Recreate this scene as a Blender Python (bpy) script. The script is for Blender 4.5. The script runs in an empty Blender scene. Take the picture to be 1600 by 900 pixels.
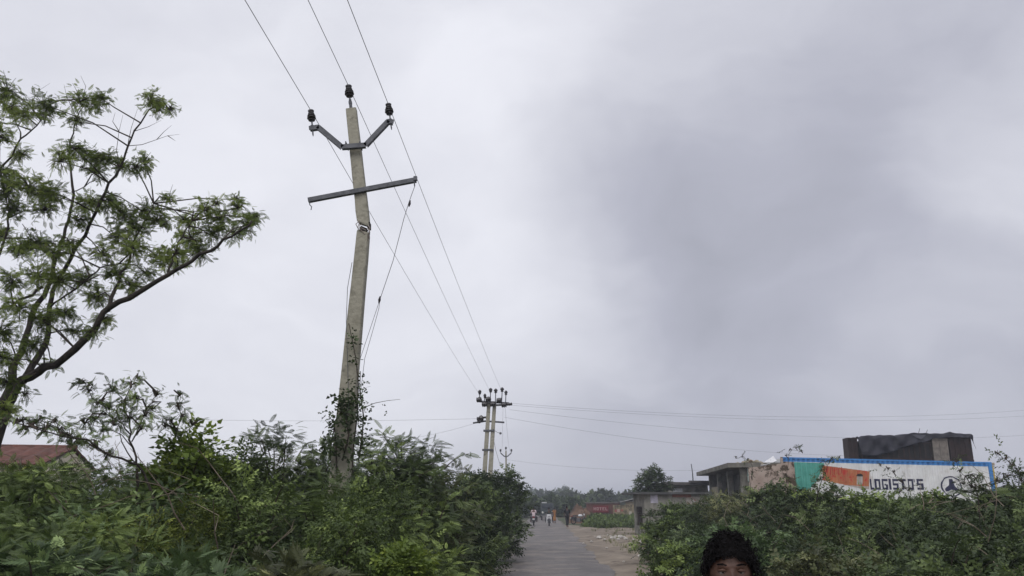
import bpy, math, random
import numpy as np
from mathutils import Vector, Matrix
R = math.radians
random.seed(7)
rng = np.random.default_rng(11)
scene = bpy.context.scene
col = scene.collection

# ---------------------------------------------------------------- camera, sky, sun, exposure
FPX, PITCH, CAMH = 1150.0, R(16.4), 1.8
cd = bpy.data.cameras.new('camera'); cam = bpy.data.objects.new('camera', cd); col.objects.link(cam)
cam.location = (0, 0, CAMH); cam.rotation_euler = (R(90) + PITCH, 0, 0)
cd.sensor_width = 36.0; cd.lens = 36.0 * FPX / 1600.0; cd.clip_start = 0.05; cd.clip_end = 6000
scene.camera = cam
scene.view_settings.view_transform = 'Standard'; scene.view_settings.look = 'None'
scene.view_settings.gamma = 1.0; scene.view_settings.use_curve_mapping = False
scene.view_settings.exposure = 0.0
CT, ST = math.cos(PITCH), math.sin(PITCH)

def P(px, py, d):
    """a point of the place seen at (px, py) of the 1600x900 photograph, d metres ahead"""
    u = (px - 800) / FPX; v = (450 - py) / FPX
    y = CT - v * ST; z = ST + v * CT
    return Vector((u / y * d, d, CAMH + z / y * d))
def G(px, py):
    """ground point under a pixel below the horizon"""
    p = P(px, py, 1.0); k = CAMH / (CAMH - p.z)
    return Vector((p.x * k, k, 0))
def mpp(px, py, d):
    return (P(px + 1, py, d) - P(px, py, d)).length
RD = Vector((0.0417, 1.0, 0)).normalized()      # direction of the road
RN = Vector((RD.y, -RD.x, 0))                   # to the right of the road
def road(lat, y): return Vector((lat + 0.0417 * y, y, 0))

HAZE = 0.0014
SUN_EL, SUN_AZ = R(48), R(200)
world = bpy.data.worlds.new('World'); scene.world = world; world.use_nodes = True
wn = world.node_tree.nodes; wl = world.node_tree.links
for n in list(wn): wn.remove(n)
wout = wn.new('ShaderNodeOutputWorld'); wbg = wn.new('ShaderNodeBackground'); wbg.inputs['Strength'].default_value = 0.1
wl.new(wbg.outputs[0], wout.inputs[0])
sky = wn.new('ShaderNodeTexSky'); sky.sky_type = 'NISHITA'; sky.sun_disc = False
sky.sun_elevation = SUN_EL; sky.sun_rotation = SUN_AZ; sky.air_density = 1.0; sky.dust_density = 2.0
tc = wn.new('ShaderNodeTexCoord')
def wmath(op, a, b=None, c=None, clamp=False):
    n = wn.new('ShaderNodeMath'); n.operation = op; n.use_clamp = clamp
    for i, v in enumerate((a, b, c)):
        if v is None: continue
        if isinstance(v, (int, float)): n.inputs[i].default_value = v
        else: wl.new(v, n.inputs[i])
    return n.outputs[0]
def wnoise(vec, scale, detail, rough=0.5, dist=0.0):
    n = wn.new('ShaderNodeTexNoise'); n.inputs['Scale'].default_value = scale
    n.inputs['Detail'].default_value = detail; n.inputs['Roughness'].default_value = rough
    n.inputs['Distortion'].default_value = dist
    wl.new(vec, n.inputs['Vector']); return n
dirv = wn.new('ShaderNodeVectorMath'); dirv.operation = 'NORMALIZE'; wl.new(tc.outputs['Generated'], dirv.inputs[0])
wrp = wnoise(dirv.outputs[0], 2.6, 4, 0.55)
wsub = wn.new('ShaderNodeVectorMath'); wsub.operation = 'SUBTRACT'; wl.new(wrp.outputs['Color'], wsub.inputs[0]); wsub.inputs[1].default_value = (0.5, 0.5, 0.5)
wsc = wn.new('ShaderNodeVectorMath'); wsc.operation = 'SCALE'; wl.new(wsub.outputs[0], wsc.inputs[0]); wsc.inputs['Scale'].default_value = 0.30
wadd = wn.new('ShaderNodeVectorMath'); wadd.operation = 'ADD'; wl.new(dirv.outputs[0], wadd.inputs[0]); wl.new(wsc.outputs[0], wadd.inputs[1])
wnrm = wn.new('ShaderNodeVectorMath'); wnrm.operation = 'NORMALIZE'; wl.new(wadd.outputs[0], wnrm.inputs[0])
B = None
# cloud banks and thin spots: (photo direction, radius in degrees, amount)
for (bx, by, rad, amt) in [(180, 160, 50, 0.27), (560, 330, 22, 0.06), (980, 320, 13, -0.11), (1180, 340, 15, -0.12), (1380, 210, 12, -0.07), (1000, 420, 12, -0.03), (800, 90, 12, 0.09),
                           (1600, 190, 10, 0.18), (1480, 430, 9, 0.06), (800, 120, 8, 0.08), (1350, 30, 14, -0.03), (1150, 620, 22, -0.045), (950, 520, 9, 0.035), (1300, 470, 8, 0.03),
                           (420, 480, 12, -0.03), (300, 620, 18, 0.02), (1300, 680, 20, -0.05), (1450, 560, 7, 0.05), (820, 480, 10, 0.04), (1180, 120, 9, 0.04), (620, 200, 10, -0.04)]:
    d = (P(bx, by, 1.0) - Vector((0, 0, CAMH))).normalized()
    dt = wn.new('ShaderNodeVectorMath'); dt.operation = 'DOT_PRODUCT'; wl.new(wnrm.outputs[0], dt.inputs[0]); dt.inputs[1].default_value = d
    mr = wn.new('ShaderNodeMapRange'); mr.interpolation_type = 'SMOOTHSTEP'
    mr.inputs['From Min'].default_value = math.cos(R(rad)); mr.inputs['From Max'].default_value = 1.0
    mr.inputs['To Min'].default_value = 0.0; mr.inputs['To Max'].default_value = amt
    wl.new(dt.outputs['Value'], mr.inputs['Value'])
    B = mr.outputs[0] if B is None else wmath('ADD', B, mr.outputs[0])
wstr = wn.new('ShaderNodeVectorMath'); wstr.operation = 'MULTIPLY'; wl.new(wadd.outputs[0], wstr.inputs[0]); wstr.inputs[1].default_value = (1.0, 1.0, 2.4)
n1 = wnoise(wstr.outputs[0], 2.6, 7, 0.55, 0.5); n2 = wnoise(wadd.outputs[0], 1.6, 3, 0.45)
B = wmath('ADD', B, wmath('MULTIPLY', wmath('SUBTRACT', n1.outputs[0], 0.5), 0.42))
B = wmath('ADD', B, wmath('MULTIPLY', wmath('SUBTRACT', n2.outputs[0], 0.5), 0.22))
B = wmath('ADD', B, 0.60)
ramp = wn.new('ShaderNodeValToRGB'); wl.new(B, ramp.inputs[0])
ramp.color_ramp.interpolation = 'LINEAR'
ramp.color_ramp.elements[0].position = 0.0; ramp.color_ramp.elements[0].color = (0.265, 0.275, 0.32, 1)
ramp.color_ramp.elements[1].position = 1.0; ramp.color_ramp.elements[1].color = (0.92, 0.93, 1.0, 1)
e = ramp.color_ramp.elements.new(0.5); e.color = (0.505, 0.515, 0.60, 1)
scl = wn.new('ShaderNodeVectorMath'); scl.operation = 'SCALE'; scl.inputs['Scale'].default_value = 9.6; wl.new(ramp.outputs[0], scl.inputs[0])
mixs = wn.new('ShaderNodeMix'); mixs.data_type = 'RGBA'; mixs.inputs[0].default_value = 0.96
# the cloud is thinner towards the sun, behind the camera
bd = wn.new('ShaderNodeVectorMath'); bd.operation = 'DOT_PRODUCT'; wl.new(dirv.outputs[0], bd.inputs[0]); bd.inputs[1].default_value = Vector((-.2, -.85, .5)).normalized()
bm_ = wn.new('ShaderNodeMapRange'); bm_.interpolation_type = 'SMOOTHSTEP'; bm_.inputs['From Min'].default_value = -.1; bm_.inputs['From Max'].default_value = 1.0; bm_.inputs['To Min'].default_value = 1.0; bm_.inputs['To Max'].default_value = 1.9
wl.new(bd.outputs['Value'], bm_.inputs['Value'])
scb = wn.new('ShaderNodeVectorMath'); scb.operation = 'SCALE'; wl.new(scl.outputs[0], scb.inputs[0]); wl.new(bm_.outputs[0], scb.inputs['Scale'])
wl.new(sky.outputs[0], mixs.inputs[6]); wl.new(scb.outputs[0], mixs.inputs[7]); wl.new(mixs.outputs[2], wbg.inputs['Color'])

sd = bpy.data.lights.new('sun', 'SUN'); sd.energy = 1.1; sd.angle = R(40); sd.color = (1, 0.97, 0.92)
sun = bpy.data.objects.new('sun', sd); col.objects.link(sun)
sun.rotation_euler = (R(90) - SUN_EL, 0, R(180) - SUN_AZ)

# ---------------------------------------------------------------- helpers
def tag(o, label=None, cat=None, group=None, kind=None):
    if label: o['label'] = label
    if cat: o['category'] = cat
    if group: o['group'] = group
    if kind: o['kind'] = kind
    return o
def link(name, me, m=None, parent=None):
    o = bpy.data.objects.new(name, me); col.objects.link(o)
    if m is not None:
        for x in (m if isinstance(m, (list, tuple)) else [m]): me.materials.append(x)
    if parent: o.parent = parent
    return o
def empty(name, loc=(0, 0, 0), rz=0.0):
    o = bpy.data.objects.new(name, None); col.objects.link(o); o.location = loc; o.rotation_euler = (0, 0, rz)
    o.empty_display_size = 0.2
    return o
def copy_tree(o, parent=None):
    c = o.copy(); col.objects.link(c); c.parent = parent
    for ch in [x for x in bpy.data.objects if x.parent == o]: copy_tree(ch, c)
    return c

def noise_mat(name, c1, c2, scale=6.0, rough=0.8, bump=0.0, bscale=None, detail=5, metal=0.0, lo=0.35, hi=0.65, c3=None, scale3=1.2, lo3=0.5, hi3=0.62, spec=0.3):
    m = bpy.data.materials.new(name); m.use_nodes = True
    nt = m.node_tree; n = nt.nodes; l = nt.links; bs = n['Principled BSDF']
    bs.inputs['Roughness'].default_value = rough; bs.inputs['Metallic'].default_value = metal
    bs.inputs['Specular IOR Level'].default_value = spec
    tcn = n.new('ShaderNodeTexCoord'); nz = n.new('ShaderNodeTexNoise')
    nz.inputs['Scale'].default_value = scale; nz.inputs['Detail'].default_value = detail; nz.inputs['Roughness'].default_value = 0.6
    l.new(tcn.outputs['Object'], nz.inputs['Vector'])
    cr = n.new('ShaderNodeValToRGB'); cr.color_ramp.elements[0].position = lo; cr.color_ramp.elements[1].position = hi
    cr.color_ramp.elements[0].color = (*c1, 1); cr.color_ramp.elements[1].color = (*c2, 1)
    l.new(nz.outputs[0], cr.inputs[0]); out = cr.outputs[0]
    if c3 is not None:
        nz3 = n.new('ShaderNodeTexNoise'); nz3.inputs['Scale'].default_value = scale3; nz3.inputs['Detail'].default_value = 6; nz3.inputs['Roughness'].default_value = 0.65
        l.new(tcn.outputs['Object'], nz3.inputs['Vector'])
        mr = n.new('ShaderNodeMapRange'); mr.inputs[1].default_value = lo3; mr.inputs[2].default_value = hi3
        l.new(nz3.outputs[0], mr.inputs[0])
        mx = n.new('ShaderNodeMix'); mx.data_type = 'RGBA'; l.new(mr.outputs[0], mx.inputs[0]); l.new(out, mx.inputs[6]); mx.inputs[7].default_value = (*c3, 1)
        out = mx.outputs[2]
    l.new(out, bs.inputs['Base Color'])
    if bump:
        b = n.new('ShaderNodeBump'); b.inputs['Strength'].default_value = bump; b.inputs['Distance'].default_value = 0.03
        nb = n.new('ShaderNodeTexNoise'); nb.inputs['Scale'].default_value = bscale or scale * 4; nb.inputs['Detail'].default_value = 4
        l.new(tcn.outputs['Object'], nb.inputs['Vector']); l.new(nb.outputs[0], b.inputs['Height']); l.new(b.outputs[0], bs.inputs['Normal'])
    return m
def var(name, c, k=0.3, **kw):
    return noise_mat(name, tuple(x * (1 - k) for x in c), tuple(min(1, x * (1 + k * 0.6)) for x in c), **kw)
def leaf_mat(name, ca, cb, cc, trans=0.2, rough=0.55):
    m = bpy.data.materials.new(name); m.use_nodes = True
    n = m.node_tree.nodes; l = m.node_tree.links; bs = n['Principled BSDF']; out = n['Material Output']
    at = n.new('ShaderNodeAttribute'); at.attribute_name = 'tone'
    cr = n.new('ShaderNodeValToRGB'); el = cr.color_ramp.elements
    el[0].color = (*ca, 1); el[1].color = (*cc, 1); x = el.new(0.55); x.color = (*cb, 1)
    l.new(at.outputs['Fac'], cr.inputs[0]); l.new(cr.outputs[0], bs.inputs['Base Color'])
    bs.inputs['Roughness'].default_value = rough; bs.inputs['Specular IOR Level'].default_value = 0.35
    tr = n.new('ShaderNodeBsdfTranslucent'); l.new(cr.outputs[0], tr.inputs['Color'])
    mx = n.new('ShaderNodeMixShader'); mx.inputs[0].default_value = trans
    l.new(bs.outputs[0], mx.inputs[1]); l.new(tr.outputs[0], mx.inputs[2]); l.new(mx.outputs[0], out.inputs['Surface'])
    return m
LM = {
 'neem': leaf_mat('leaf_neem', (0.06, 0.085, 0.018), (0.15, 0.20, 0.04), (0.32, 0.38, 0.09), trans=.42),
 'mid': leaf_mat('leaf_mid', (0.037, 0.057, 0.016), (0.101, 0.146, 0.037), (0.273, 0.351, 0.094)),
 'dark': leaf_mat('leaf_dark', (0.025, 0.038, 0.014), (0.059, 0.088, 0.029), (0.182, 0.235, 0.077)),
 'blue': leaf_mat('leaf_blue', (0.043, 0.069, 0.026), (0.107, 0.163, 0.061), (0.311, 0.410, 0.156)),
 'yellow': leaf_mat('leaf_yellow', (0.052, 0.069, 0.010), (0.148, 0.184, 0.028), (0.390, 0.421, 0.070)),
 'grey': leaf_mat('leaf_grey', (0.043, 0.049, 0.020), (0.107, 0.122, 0.046), (0.311, 0.316, 0.133)),
 'bright': leaf_mat('leaf_bright', (0.072, 0.108, 0.018), (0.126, 0.181, 0.026), (0.265, 0.323, 0.056)),
 'far': leaf_mat('leaf_far', (0.030, 0.043, 0.017), (0.064, 0.087, 0.033), (0.156, 0.188, 0.069)),
 'grass': leaf_mat('leaf_grass', (0.078, 0.091, 0.021), (0.146, 0.164, 0.039), (0.362, 0.326, 0.095)),
}
BARK = noise_mat('bark', (0.018, 0.014, 0.011), (0.05, 0.04, 0.032), scale=14, rough=0.9, bump=0.6)
TWIG = noise_mat('twig', (0.03, 0.024, 0.018), (0.07, 0.055, 0.04), scale=9, rough=0.9)

class MB:
    """collects geometry for ONE mesh object; faces may carry a material slot"""
    def __init__(s): s.v = []; s.f = []; s.m = []; s.k = 0; s.M = None
    def add(s, vs, fs):
        b = len(s.v)
        if s.M is not None: vs = [s.M @ Vector(v) for v in vs]
        s.v += [tuple(v) for v in vs]
        for f in fs: s.f.append(tuple(b + i for i in f)); s.m.append(s.k)
    def box(s, c, size, rot=None, taper=1.0):
        x, y, z = [a / 2 for a in size]
        pts = [Vector((sx * x * (taper if sz > 0 else 1), sy * y * (taper if sz > 0 else 1), sz * z)) for sz in (-1, 1) for sy in (-1, 1) for sx in (-1, 1)]
        if rot is not None: pts = [rot @ p for p in pts]
        c = Vector(c)
        s.add([c + p for p in pts], [(0, 2, 3, 1), (4, 5, 7, 6), (0, 1, 5, 4), (2, 6, 7, 3), (0, 4, 6, 2), (1, 3, 7, 5)])
    def beam(s, a, b, w, h, w2=None, h2=None, side=None):
        """box section from a to b: w across `side`, h across the third axis"""
        a = Vector(a); b = Vector(b); t = (b - a).normalized()
        sd_ = Vector(side) if side is not None else Vector((1, 0, 0))
        sd_ = (sd_ - t * sd_.dot(t)).normalized(); up = t.cross(sd_).normalized()
        w2 = w if w2 is None else w2; h2 = h if h2 is None else h2
        pts = []
        for q, ww, hh in ((a, w, h), (b, w2, h2)):
            for sx, sy in ((-1, -1), (1, -1), (1, 1), (-1, 1)): pts.append(q + sd_ * sx * ww / 2 + up * sy * hh / 2)
        s.add(pts, [(3, 2, 1, 0), (4, 5, 6, 7), (0, 1, 5, 4), (1, 2, 6, 5), (2, 3, 7, 6), (3, 0, 4, 7)])
    def tube(s, pts, rads, n=6, cap=True):
        pts = [Vector(p) for p in pts]
        if isinstance(rads, (int, float)): rads = [rads] * len(pts)
        vs = []; up = None
        for i, p in enumerate(pts):
            t = (pts[min(i + 1, len(pts) - 1)] - pts[max(i - 1, 0)])
            t = t.normalized() if t.length > 1e-9 else Vector((0, 0, 1))
            if up is None: up = Vector((0, 0, 1)) if abs(t.z) < 0.9 else Vector((1, 0, 0))
            sdv = t.cross(up).normalized(); up = sdv.cross(t).normalized()
            for k in range(n):
                a = 2 * math.pi * k / n
                vs.append(p + (sdv * math.cos(a) + up * math.sin(a)) * rads[i])
        fs = []
        for i in range(len(pts) - 1):
            for k in range(n):
                fs.append((i * n + k, i * n + (k + 1) % n, (i + 1) * n + (k + 1) % n, (i + 1) * n + k))
        if cap:
            fs.append(tuple(range(n))[::-1]); fs.append(tuple((len(pts) - 1) * n + k for k in range(n)))
        s.add(vs, fs)
    def lathe(s, base, axis, prof, n=12):
        """prof: (distance along axis, radius)"""
        base = Vector(base); axis = Vector(axis).normalized()
        s.tube([base + axis * max(a, 0) for a, r in prof] if False else [base + axis * a for a, r in prof], [r for a, r in prof], n)
    def ball(s, c, r, n=10, m=6, sq=(1, 1, 1)):
        vs = []; fs = []; c = Vector(c)
        for i in range(m + 1):
            th = math.pi * i / m
            for k in range(n):
                a = 2 * math.pi * k / n
                vs.append(c + Vector((r * sq[0] * math.sin(th) * math.cos(a), r * sq[1] * math.sin(th) * math.sin(a), r * sq[2] * math.cos(th))))
        for i in range(m):
            for k in range(n): fs.append((i * n + k, (i + 1) * n + k, (i + 1) * n + (k + 1) % n, i * n + (k + 1) % n))
        s.add(vs, fs)
    def prism(s, poly, thick, origin, ex, ez):
        """polygon (a, b) in the plane origin + a*ex + b*ez, extruded along ex x ez by thick"""
        origin = Vector(origin); ex = Vector(ex); ez = Vector(ez); nn = ex.cross(ez).normalized()
        n = len(poly)
        vs = [origin + ex * a + ez * b for a, b in poly] + [origin + ex * a + ez * b + nn * thick for a, b in poly]
        s.add(vs, [tuple(range(n)), tuple(range(2 * n - 1, n - 1, -1))] + [(i, i + n, (i + 1) % n + n, (i + 1) % n) for i in range(n)])
    def build(s, name, m, parent=None, smooth=False, loc=None):
        me = bpy.data.meshes.new(name); me.from_pydata(s.v, [], s.f)
        if len(set(s.m)) > 1 or s.k: me.polygons.foreach_set('material_index', s.m)
        import bmesh
        bm = bmesh.new(); bm.from_mesh(me); bmesh.ops.recalc_face_normals(bm, faces=bm.faces); bm.to_mesh(me); bm.free()
        if smooth: me.polygons.foreach_set('use_smooth', [True] * len(me.polygons))
        me.update()
        o = link(name, me, m, parent)
        return o

# ---------------------------------------------------------------- leaves
def tmpl_pinnate(pairs=8, llen=0.27, lw=0.075, droop=0.25, ang=58, rach=0.012):
    V = []; Fq = []
    def q(a, b, c, d): 
        i = len(V); V.extend([a, b, c, d]); Fq.append((i, i + 1, i + 2, i + 3))
    for i in range(pairs):
        x = 0.14 + 0.86 * i / pairs; z = -droop * x * x
        L = llen * (0.75 + 0.5 * math.sin(math.pi * (i + 1) / (pairs + 1)))
        for sgn in (-1, 1):
            a = R(ang) * (1 - 0.35 * i / pairs); dx, dy = math.cos(a), sgn * math.sin(a)
            bz = z; tz = z - L * 0.3
            bx, by = x, 0
            tx, ty = x + L * dx, L * dy
            mx_, my_ = x + L * 0.45 * dx, L * 0.45 * dy
            px_, py_ = -dy * sgn * lw, dx * sgn * lw
            q((bx, by, bz), (mx_ + px_ * 0.5, my_ + py_ * 0.5, (bz + tz) / 2 + 0.015), (tx, ty, tz), (mx_ - px_ * 0.5, my_ - py_ * 0.5, (bz + tz) / 2 + 0.015))
    x = 1.0; z = -droop
    q((0.97, 0, z), (1.1, lw / 2, z - .04), (1 + llen, 0, z - .1), (1.1, -lw / 2, z - .04))
    for i in range(2):
        x0, x1 = i * 0.5, (i + 1) * 0.5
        q((x0, -rach, -droop * x0 * x0), (x1, -rach, -droop * x1 * x1), (x1, rach, -droop * x1 * x1), (x0, rach, -droop * x0 * x0))
    return np.array(V, float), np.array(Fq, int)
def tmpl_broad(nleaf=6, ll=0.42, lw=0.26, seed=1, heart=False):
    r = random.Random(seed); V = []; Fq = []
    for i in range(nleaf):
        x = 0.12 + 0.88 * i / max(1, nleaf - 1); a = r.uniform(-0.4, 0.4) + (1 if i % 2 else -1) * R(62) * (1 - 0.6 * i / nleaf)
        el = r.uniform(-0.35, 0.35); L = ll * r.uniform(0.75, 1.15); W = lw * L / ll
        dx, dy, dz = math.cos(a) * math.cos(el), math.sin(a) * math.cos(el), math.sin(el)
        sx, sy = -math.sin(a), math.cos(a)
        b = np.array((x, 0, 0.02 * r.random())); D = np.array((dx, dy, dz)); S = np.array((sx, sy, r.uniform(-0.3, 0.3)))
        N = np.cross(D, S); N /= np.linalg.norm(N)
        m = b + D * L * 0.5 - N * 0.06 * L; t = b + D * L - np.array((0, 0, L * 0.12))
        k = len(V)
        if heart: l1 = b + D * L * 0.2 + S * W * 0.55; l2 = b + D * L * 0.2 - S * W * 0.55
        else: l1 = b + D * L * 0.42 + S * W * 0.5 + N * 0.03; l2 = b + D * L * 0.42 - S * W * 0.5 + N * 0.03
        V += [b, l1, t, l2, m]; Fq += [(k, k + 4, k + 2, k + 1), (k, k + 3, k + 2, k + 4)]
    k = len(V); w = 0.01
    V += [(0, -w, 0), (1, -w, 0), (1, w, 0), (0, w, 0)]; Fq.append((k, k + 1, k + 2, k + 3))
    return np.array(V, float), np.array(Fq, int)
def tmpl_grass(n=7, seed=2):
    r = random.Random(seed); V = []; Fq = []
    for i in range(n):
        a = r.uniform(0, 6.28); l = r.uniform(0.6, 1.0); lean = r.uniform(0.1, 0.6)
        bx, by = 0.12 * math.cos(a * 3), 0.12 * math.sin(a * 3); w = 0.02
        px_, py_ = -math.sin(a) * w, math.cos(a) * w
        mx_, my_ = bx + math.cos(a) * lean * 0.3, by + math.sin(a) * lean * 0.3
        tx, ty = bx + math.cos(a) * lean * l, by + math.sin(a) * lean * l
        k = len(V)
        # x is "up" for sprays: store as (up, a, b)
        V += [(0, bx - px_, by - py_), (0, bx + px_, by + py_), (0.6 * l, mx_ + px_, my_ + py_), (0.6 * l, mx_ - px_, my_ - py_), (l, tx, ty), (l, tx, ty)]
        Fq += [(k, k + 1, k + 2, k + 3)]
        V += [(0.6 * l, mx_ - px_, my_ - py_), (0.6 * l, mx_ + px_, my_ + py_), (l, tx + .003, ty), (l, tx - .003, ty)]
        Fq += [(k + 6, k + 7, k + 8, k + 9)]
    return np.array(V, float), np.array(Fq, int)
T_PIN = tmpl_pinnate(6, 0.30, 0.12, 0.28, 55); T_FINE = tmpl_pinnate(8, 0.2, 0.085, 0.2, 62, 0.012); T_LONG = tmpl_pinnate(5, 0.40, 0.14, 0.3, 45); T_NEEM = tmpl_pinnate(6, 0.27, 0.12, 0.35, 52, 0.014)
T_BROAD = tmpl_broad(); T_BROAD2 = tmpl_broad(7, 0.32, 0.17, 5); T_HEART = tmpl_broad(3, 0.7, 0.6, 8, True); T_GRASS = tmpl_grass()
T_CLUMP = tmpl_broad(9, 0.5, 0.36, 4)

def leaves_mesh(name, tmpl, pos, dirs, scale, tone, roll=0.5):
    V, Fq = tmpl; N = len(pos); nv = len(V); nf = len(Fq)
    d = dirs / np.maximum(np.linalg.norm(dirs, axis=1, keepdims=True), 1e-6)
    up = np.tile(np.array([0.0, 0, 1]), (N, 1)) + rng.normal(0, roll, (N, 3))
    s = np.cross(up, d); s /= np.maximum(np.linalg.norm(s, axis=1, keepdims=True), 1e-6)
    u = np.cross(d, s)
    M = np.stack([d, s, u], axis=2) * np.asarray(scale)[:, None, None]
    co = np.einsum('nij,vj->nvi', M, V) + pos[:, None, :]
    faces = Fq[None] + (np.arange(N) * nv)[:, None, None]
    me = bpy.data.meshes.new(name)
    me.vertices.add(N * nv); me.vertices.foreach_set('co', co.astype(np.float32).ravel())
    me.loops.add(N * nf * 4); me.loops.foreach_set('vertex_index', faces.astype(np.int32).ravel())
    me.polygons.add(N * nf); me.polygons.foreach_set('loop_start', (np.arange(N * nf) * 4).astype(np.int32))
    try: me.polygons.foreach_set('loop_total', np.full(N * nf, 4, np.int32))
    except Exception: pass
    me.update(calc_edges=True)
    at = me.attributes.new('tone', 'FLOAT', 'POINT')
    tn = np.repeat(np.clip(tone, 0, 1), nv) + rng.uniform(-0.06, 0.06, N * nv)
    at.data.foreach_set('value', np.clip(tn, 0, 1).astype(np.float32))
    return me

def clump_points(centers, radii, n_each, flat=0.75):
    pos = []; dirs = []; cid = []
    for i, (c, r, n) in enumerate(zip(centers, radii, n_each)):
        v = rng.normal(0, 1, (n, 3)); v /= np.linalg.norm(v, axis=1, keepdims=True)
        rr = r * rng.uniform(0.15, 1.0, n) ** 0.6
        q = v * rr[:, None]; q[:, 2] *= flat
        pos.append(np.array(c)[None] + q)
        dd = v + rng.normal(0, 0.45, (n, 3)); dd[:, 2] = dd[:, 2] * 0.5 + 0.12
        dirs.append(dd); cid += [i] * n
    return np.concatenate(pos), np.concatenate(dirs), np.array(cid)

def dome_clumps(cx, cy, rx, ry, h, k, seed=None, low=0.12):
    """clump centres over an uneven dome standing on the ground"""
    out = []
    for i in range(k):
        a = random.uniform(0, 2 * math.pi); t = random.uniform(0.0, 1.0)
        el = math.asin(t ** 0.8)
        f = random.uniform(0.68, 1.0) * (1 + 0.12 * math.sin(3 * a + cx * 2.1) + 0.08 * math.sin(5 * a + cy))
        z = h * (low + (1 - low) * math.sin(el) * min(1.0, f * 0.35 + 0.68))
        out.append((cx + rx * f * math.cos(a) * math.cos(el) ** 0.7, cy + ry * f * math.sin(a) * math.cos(el) ** 0.7, z))
    return out

def shoots(cx, cy, r, h, n, length, mb, up=1.0):
    """long thin shoots leaving the top of a shrub; returns leaf positions and directions along them"""
    pos = []; dr = []
    for i in range(n):
        a = random.uniform(0, 2 * math.pi); q = random.uniform(0, 0.75) * r
        b = Vector((cx + q * math.cos(a), cy + q * math.sin(a), h * random.uniform(0.72, 0.86)))
        out = Vector((math.cos(a) * random.uniform(0.2, 1.0), math.sin(a) * random.uniform(0.2, 1.0), up * random.uniform(0.6, 1.3))).normalized()
        L = length * random.uniform(0.5, 1.15); pts = []
        for j in range(7):
            t = j / 6; pts.append(b + out * L * t + Vector((0, 0, -0.35 * L * t * t)))
        mb.tube(pts, [0.008 * (1 - 0.8 * j / 6) + 0.0015 for j in range(7)], 4)
        for j in range(2, 7):
            for s in (-1, 1):
                p = pts[j]; t = (pts[j] - pts[j - 1]).normalized(); sd_ = t.cross(Vector((0, 0, 1))).normalized() * s
                pos.append(tuple(p)); dr.append(tuple(t * 0.5 + sd_ * 0.8 + Vector((0, 0, random.uniform(-.3, .3)))))
    return pos, dr

def shrub(px, top, d, r, leaf='mid', tmpl=T_PIN, size=0.2, dens=1.0, label='', group=None, name='shrub', cat='shrub', nshoot=7, slen=0.5, cr=0.24, ry=None, low=0.12, bias=0.0, stems=9):
    base = P(px, 789, d); h = P(px, top, d).z
    root = empty(name, (base.x, base.y, 0)); tag(root, label, cat, group)
    k = int(34 * dens * max(0.8, r * r * (h / 2.0)) / (cr / 0.24) ** 2) if cr > .15 else int(30 * dens * .5 / (cr / 0.24) ** 2)
    cs = dome_clumps(0, 0, r, ry or r, h - cr * 0.5, k, low=low)
    n_each = [int(random.uniform(20, 34) * (cr / size) ** 1.2)] * len(cs)
    crs = [cr * random.uniform(0.7, 1.3) for _ in cs]
    pos, dr, cid = clump_points(cs, crs, n_each)
    mb = MB()
    for i in range(stems):
        c = Vector(random.choice(cs)); b = Vector((random.uniform(-.12, .12), random.uniform(-.12, .12), -0.05))
        m = b.lerp(c, 0.5) + Vector((random.uniform(-.1, .1), random.uniform(-.1, .1), 0.15 * h))
        mb.tube([b, m, c], [0.022, 0.014, 0.005], 5)
    sp, sdr = shoots(0, 0, r, h, nshoot, slen, mb) if nshoot else ([], [])
    ct = np.where(rng.random(len(cs)) < .2, rng.uniform(.6, .95, len(cs)), rng.uniform(0.0, 0.6, len(cs)))
    tone = ct[cid] + rng.normal(0, 0.11, len(pos)) + bias
    if sp:
        pos = np.concatenate([pos, np.array(sp)]); dr = np.concatenate([dr, np.array(sdr)]); tone = np.concatenate([tone, rng.uniform(0.3, 0.8, len(sp))])
    pos[:, 2] = np.maximum(pos[:, 2], 0.04)
    sc = size * rng.uniform(0.65, 1.25, len(pos))
    link('foliage', leaves_mesh('foliage', tmpl, pos, dr, sc, tone), LM[leaf], root)
    mb.build('stem', TWIG, root)
    return root

# ---------------------------------------------------------------- ground, road, verge
GROUND = noise_mat('ground_soil', (0.075, 0.07, 0.038), (0.15, 0.12, 0.075), scale=0.25, rough=0.95, bump=0.5, bscale=3, c3=(0.045, 0.06, 0.022), scale3=0.08, lo3=0.45, hi3=0.55)
ASPH = noise_mat('road_asphalt', (0.085, 0.076, 0.071), (0.145, 0.131, 0.121), scale=0.55, rough=0.62, bump=0.35, bscale=40, c3=(0.21, 0.18, 0.15), scale3=0.7, lo3=0.48, hi3=0.64)
DIRT = noise_mat('verge_dirt', (0.14, 0.112, 0.083), (0.27, 0.225, 0.17), scale=0.45, rough=0.85, bump=0.8, bscale=5, c3=(0.10, 0.075, 0.055), scale3=0.8, lo3=0.55, hi3=0.66)
WET = noise_mat('wet_sand', (0.19, 0.165, 0.13), (0.27, 0.24, 0.19), scale=0.8, rough=0.35, spec=0.5)
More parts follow.
